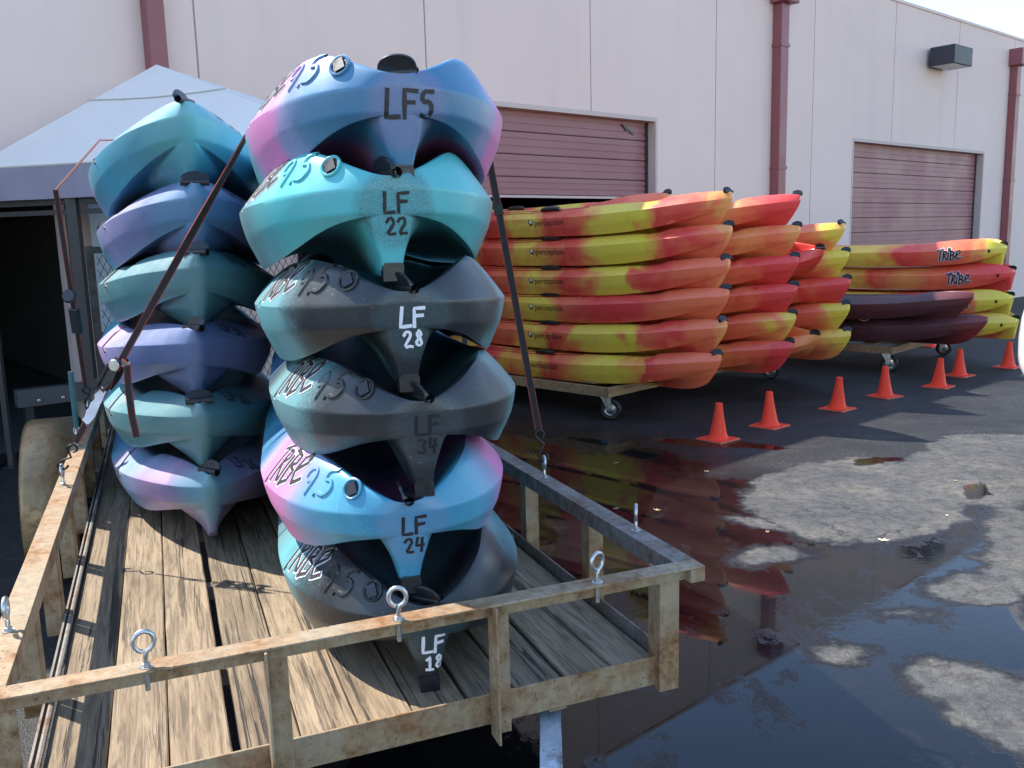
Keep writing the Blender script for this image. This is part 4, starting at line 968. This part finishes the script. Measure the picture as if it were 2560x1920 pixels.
# second strap behind, along the left side of the rear stack
e2 = tw(-.402, 5.3, RT + .07); t2 = tw(-.42, 4.95, 1.95)
s2 = thing('ratchet_strap', 'dark ratchet strap hanging down the left side of the rear stack', 'strap', (0, 0, 0)); d2 = (t2 - e2).normalized()
webbing(s2, [e2 + d2 * .1, t2], viewn); s_hook(s2, e2 + d2 * .1, e2, SV)
webbing(s2, [t2, tw(-.2, 4.95, 2.19), tw(.2, 4.97, 2.2)], Vector((0, -.3, 1)))
m = MB(); q = e2 + d2 * .42; m.bar(q, q + d2 * .14, .05, .03, up=viewn); m.build('ratchet', DARKSTEEL, s2, bevel=.006)
m = MB(); m.lathe([(.001, 0), (.035, .002), (.038, .012), (.03, .02), (.001, .02)], 18, Matrix.Translation(e2 + d2 * .62 + viewn * .02) @ viewn.to_track_quat('Z', 'Y').to_matrix().to_4x4()); m.build('reel', DARKSTEEL, s2, True)
# teal load bar hooked to the rail
e3 = tw(-.402, 4.5, RT + .05); lb = thing('load_binder', 'slim teal steel load binder standing on the left trailer rail', 'binder', e3)
m = MB(); m.tube([(0, 0, .04), (.0, .0, .30)], .012, 10); m.build('handle_bar', simple('teal_paint', (.03, .11, .13), .4), lb, True)
m = MB(); m.tube([(.014 * math.cos(R(a)), 0, .022 + .02 * math.sin(R(a))) for a in range(0, 360, 30)], .004, 7, closed=True); m.build('end_ring', STEEL, lb, True)

# ------------------------------------------------------------------ canopy
CLOTH = None
def cloth(name, c):
    g = NT(name); v = g.coord(); a = g.noise(v, 1.6, 4, .6, .6); f = g.noise(v, 90, 2)
    w_ = g.noise(g.map(v, (1, 1, .4), rot=(.2, .1, .4)), 3, 3, .55, 1.5)
    col = g.mix(g.mr(a, .3, .7), tuple(x * .93 for x in c), c)
    g.fin(col, .6, g.bump(w_, .25, .05)); return g.m
CTOP = cloth('canopy_fabric', (.80, .74, .69)); CVAL = cloth('canopy_valance', (.28, .25, .32))
EG = Vector((.96, -.28, 0)).normalized()
FLc = Vector((-3.68, 6.6, 2.27)) - EG * .3; FRc = Vector((-3.68, 6.6, 2.27)) + EG * 2.9; APX = Vector((-2.71, 7.2, 3.07)); BLc = Vector((-3.62, 7.33, 2.27)); BRc = Vector((-.35, 7.72, 2.27))
cn = thing('pop_up_canopy', 'white pop-up canopy with grey valance standing against the building', 'canopy', (FRc + FLc + BLc + BRc) / 4 * 1.0)
org = cn.location.copy(); org.z = 0; cn.location = org
def rel(q): return Vector(q) - org
m = MB()
def roofpanel(a, b, c, n=14, sag=.05):
    rows = []
    for i in range(n + 1):
        t = i / n; L0 = a.lerp(c, t); R0 = b.lerp(c, t); r = []
        for j in range(n + 1):
            s = j / n; q = L0.lerp(R0, s); q = q - Vector((0, 0, sag * math.sin(math.pi * s) * math.sin(math.pi * min(1, t * 1.1)) * (1 - t))); r.append(rel(q))
        rows.append(r)
    m.grid(rows)
for a, b in ((FLc, FRc), (FRc, BRc), (BRc, BLc), (BLc, FLc)): roofpanel(a, b, APX)
o = m.build('roof_fabric', CTOP, cn, True, angle=25)
for a, b in ((FLc, FRc), (FRc, BRc), (BRc, BLc), (BLc, FLc)):
    mm = MB(); rows = []; n = 24; out = (b - a).cross(Vector((0, 0, 1))).normalized()
    for z, off in ((.0, .004), (-.012, .012), (-.06, .010), (-.2, .012), (-.245, .012)):
        rows.append([rel(a.lerp(b, j / n) + Vector((0, 0, z)) + out * (off + .012 * math.sin(j * 1.3 + z * 9) * (-z * 4))) for j in range(n + 1)])
    mm.grid(rows); mm.build('valance', CVAL, cn, True)
    mm = MB(); mm.tube([rel(a.lerp(b, j / 8) + out * .008 + Vector((0, 0, -.004))) for j in range(9)], .011, 6); mm.build('eave_piping', CTOP, cn, True)
mm = MB(); q0 = FLc.lerp(APX, .62); q1 = FRc.lerp(APX, .62)
mm.tube([rel(q0.lerp(q1, j / 16) - Vector((0, -.01, .05 * math.sin(math.pi * j / 16) * .4 - .022))) for j in range(17)], .004, 6); mm.build('fabric_seam', simple('seam_tan', (.45, .42, .36), .7), cn)
LEG = simple('dark_canopy_frame', (.045, .042, .042), .5, .3)
for q in (FLc, FRc - EG * .1, BLc, BRc):
    mm = MB(); b_ = rel(q) * .97; mm.box(b_.x - .02, b_.x + .02, b_.y - .02, b_.y + .02, 0, 2.25); mm.box(b_.x - .05, b_.x + .05, b_.y - .05, b_.y + .05, 0, .008); mm.build('leg', LEG, cn)
lp = Vector((-3.68, 6.6, 0)) + EG * .60 + Vector((-.02, .05, 0))
mm = MB(); b_ = rel(lp); mm.box(b_.x - .045, b_.x + .03, b_.y - .03, b_.y + .03, 0, 2.2); mm.build('leg', simple('brown_grey_post', (.05, .045, .044), .6, var=.25, scale=8), cn)
for z in (2.0, 1.93):
    mm = MB(); mm.bar(rel(FLc.lerp(FRc, .02)) + Vector((0, .06, z - 2.27)), rel(FLc.lerp(FRc, .98)) + Vector((0, .06, z - 2.27)), .03, .035); mm.build('truss_bar', LEG, cn)

# ------------------------------------------------------------------ sign, left clutter
sg = thing('shop_sign', 'pale blue SHOP sign board standing behind the canopy post', 'sign', wp(2.42, .06, 0), (0, 0, WANG))
m = MB(); m.box(-.26, .46, -.03, 0, .9, 2.15); m.build('board', simple('pale_blue_board', (.42, .50, .58), .5, var=.1), sg)
for x in (-.2, .35): m = MB(); m.box(x, x + .05, -.025, -.001, 0, .899); m.build('sign_leg', LEG, sg)
cu = bpy.data.curves.new('t', 'FONT'); cu.body = 'SHOP'; cu.size = .2; cu.resolution_u = 3
o = bpy.data.objects.new('t', cu); COL.objects.link(o); me = bpy.data.meshes.new_from_object(o.evaluated_get(bpy.context.evaluated_depsgraph_get())); bpy.data.objects.remove(o)
me.materials.append(DARKINK); o = obj('lettering', me, sg, (-.22, -.033, 1.72), (math.pi / 2, 0, 0))
m = MB(); m.tube([(-.55 + .9 * math.cos(i / 5), .12 * math.sin(i / 1.7) + .45 * math.sin(i / 5), .018) for i in range(60)], .016, 8); h = m.build('hose', BLACK, None, True); h.location = (-4.35, 6.55, .003)
tag(h, 'black rubber hose lying in loops on the ground by the open doorway', 'hose')
# bench in the dark doorway
bx = thing('work_bench', 'grey steel channel beam with bolts lying on a low stand in the dark doorway', 'bench', (-3.72, 7.2, 0), (0, 0, WANG))
m = MB(); m.box(-.35, .45, -.06, .06, .42, .56); m.build('channel', simple('grey_channel', (.12, .12, .125), .5, .4), bx, bevel=.004)
for x in (-.3, .34): m = MB(); m.box(x, x + .06, -.05, .05, 0, .419); m.build('stand', DARKSTEEL, bx)
for x in (-.2, -.02): m = MB(); m.lathe([(.014, 0), (.014, .012), (.006, .015)], 6, Matrix.Translation((x, -.0605, .465)) @ Matrix.Rotation(math.pi / 2, 4, 'X')); m.build('bolt', STEEL, bx)
SHG = simple('shelf_grey', (.09, .09, .10), .6)
for i, (u, d, w_, hh) in enumerate(((.2, -2.2, 1.2, 1.1), (1.2, -3.0, .8, 1.6), (-1.4, -2.6, 1.4, 1.9))):
    s = thing('storage_shelf', ('low dark shelf in the warehouse doorway', 'tall narrow dark shelf deep in the warehouse doorway', 'wide dark shelf at the back of the warehouse doorway')[i], 'shelf', wp(u, d, .012), (0, 0, WANG))
    for z in (.0, hh * .5, hh): m = MB(); m.box(-w_ / 2, w_ / 2, -.2, .2, z + .03, z + .06); m.build('shelf_board', SHG, s)
    for x in (-w_ / 2, w_ / 2 - .04):
        for y in (-.2, .16): m = MB(); m.box(x, x + .04, y, y + .04, 0, hh + .0295); m.build('shelf_post', DARKSTEEL, s)

# ------------------------------------------------------------------ white car at the right edge
CARW = None
g = NT('white_car_paint'); g.fin((.82, .82, .82), .25); g.b.inputs['Coat Weight'].default_value = .8; g.b.inputs['Coat Roughness'].default_value = .05; CARW = g.m
g = NT('car_glass'); g.fin((.02, .025, .03), .05); GLASS = g.m
car = thing('parked_car', 'white parked car with rounded rear bumper at the edge of the yard', 'car', (6.03, 5.12, 0), (0, 0, R(-10)))
car.scale = (1.2, 1.2, 1.24)
def car_body():
    m = MB(); rows = []
    prof = [(-2.16, .50, .86), (-2.13, .44, .98), (-2.02, .38, 1.06), (-1.85, .33, 1.1), (-1.2, .28, 1.1), (-.2, .25, .98), (.7, .25, .96), (1.5, .26, .9), (1.9, .3, .8), (2.1, .36, .7), (2.16, .42, .6)]
    for x, zl, zu in prof:
        e = abs(x); wd = .90 if e < 1.2 else .90 - .34 * ((e - 1.2) / .96) ** 2.6
        r = []
        for i in range(20):
            t = 2 * math.pi * i / 20; cx_ = math.copysign(abs(math.cos(t)) ** .45, math.cos(t)); sz = math.copysign(abs(math.sin(t)) ** .55, math.sin(t))
            r.append((x, wd * cx_ * (1 - .05 * max(0, sz)), (zl + zu) / 2 + (zu - zl) / 2 * sz))
        rows.append(r)
    m.grid(rows, closed=True); n = 20; m.f += [tuple(range(n)), tuple((len(rows) - 1) * n + k for k in range(n))]; return m
o = car_body().build('body', CARW, car, True, angle=60); sm = o.modifiers.new('s', 'SUBSURF'); sm.levels = 2; sm.render_levels = 2
m = MB(); rows = []
for x, z, wd in ((-1.9, 1.0, .74), (-1.45, 1.38, .62), (-.6, 1.47, .6), (.2, 1.44, .6), (1.0, .95, .72)):
    rows.append([(x, -wd, z), (x, -wd * .9, z + .02), (x, wd * .9, z + .02), (x, wd, z), (x * .98, wd * 1.08, .93), (x * .98, -wd * 1.08, .93)])
m.grid(rows, closed=True); m.f += [tuple(range(6)), tuple(24 + k for k in range(6))]; m.build('greenhouse', GLASS, car, True)
m = MB(); m.box(-1.4, .1, -.55, .55, 1.455, 1.5); m.build('roof', CARW, car, bevel=.02)
for x in (-1.35, 1.35):
    for y in (-.80, .80):
        wh = obj('wheel', None, car, (x, y, .32)); mt = Matrix.Rotation(math.pi / 2, 4, 'X')
        m = MB(); m.lathe([(.2, -.1), (.3, -.11), (.318, -.08), (.32, 0), (.318, .08), (.3, .11), (.2, .1)], 30, mt, close=False); m.build('tyre', BLACK, wh, True)
        m = MB(); m.lathe([(.001, -.1), (.08, -.1), (.19, -.085), (.21, -.1), (.21, .1), (.19, .085), (.08, .1), (.001, .1)], 24, mt); m.build('rim', STEEL, wh, True)
for y in (-.62, .62): m = MB(); m.box(-2.06, -1.98, y - .12, y + .12, .70, .86); m.build('tail_light', simple('red_lens', (.4, .02, .02), .15), car, bevel=.02)

# ------------------------------------------------------------------ litter on the ground
LEAF = simple('dry_leaf', (.45, .32, .16), .7); PALE = simple('pale_petal', (.75, .66, .42), .6)
rl = random.Random(11); LW = ['by the right rail of the trailer', 'between the trailer and the timber cart', 'below the first orange cone', 'beside the puddle under the kayak reflections', 'near the pale petal', 'close to the white car']
spots = [(1.97, 4.52, PALE, .035), (.62, 5.2, LEAF, .025), (.86, 5.15, LEAF, .028), (1.35, 6.0, LEAF, .022), (.75, 6.3, LEAF, .02), (2.5, 4.9, PALE, .015), (1.4, 4.7, LEAF, .02), (2.9, 5.6, LEAF, .02)]
for i, (x, y, mt, r_) in enumerate(spots):
    m = MB(); pts = [(r_ * math.cos(t) * (1 if k % 2 else .5), r_ * .6 * math.sin(t) * (1 if k % 2 else .6), .002 + .006 * (k % 2)) for k, t in enumerate([2 * math.pi * q / 10 for q in range(10)])]
    m.add(pts + [(0, 0, .004)], [(k, (k + 1) % 10, 10) for k in range(10)]); o = m.build('fallen_leaf', mt, None); o.location = (x, y, .0005); o.rotation_euler = (0, 0, rl.uniform(0, 6))
    if i == 0: tag(o, 'pale curled petal lying on the dry asphalt patch', 'leaf')
    elif mt is PALE: tag(o, 'tiny pale leaf beside the footprint-shaped puddle', 'leaf')
    else: tag(o, 'small brown dry leaf on the asphalt ' + LW.pop(0), 'leaf', 'dry leaves on the asphalt')
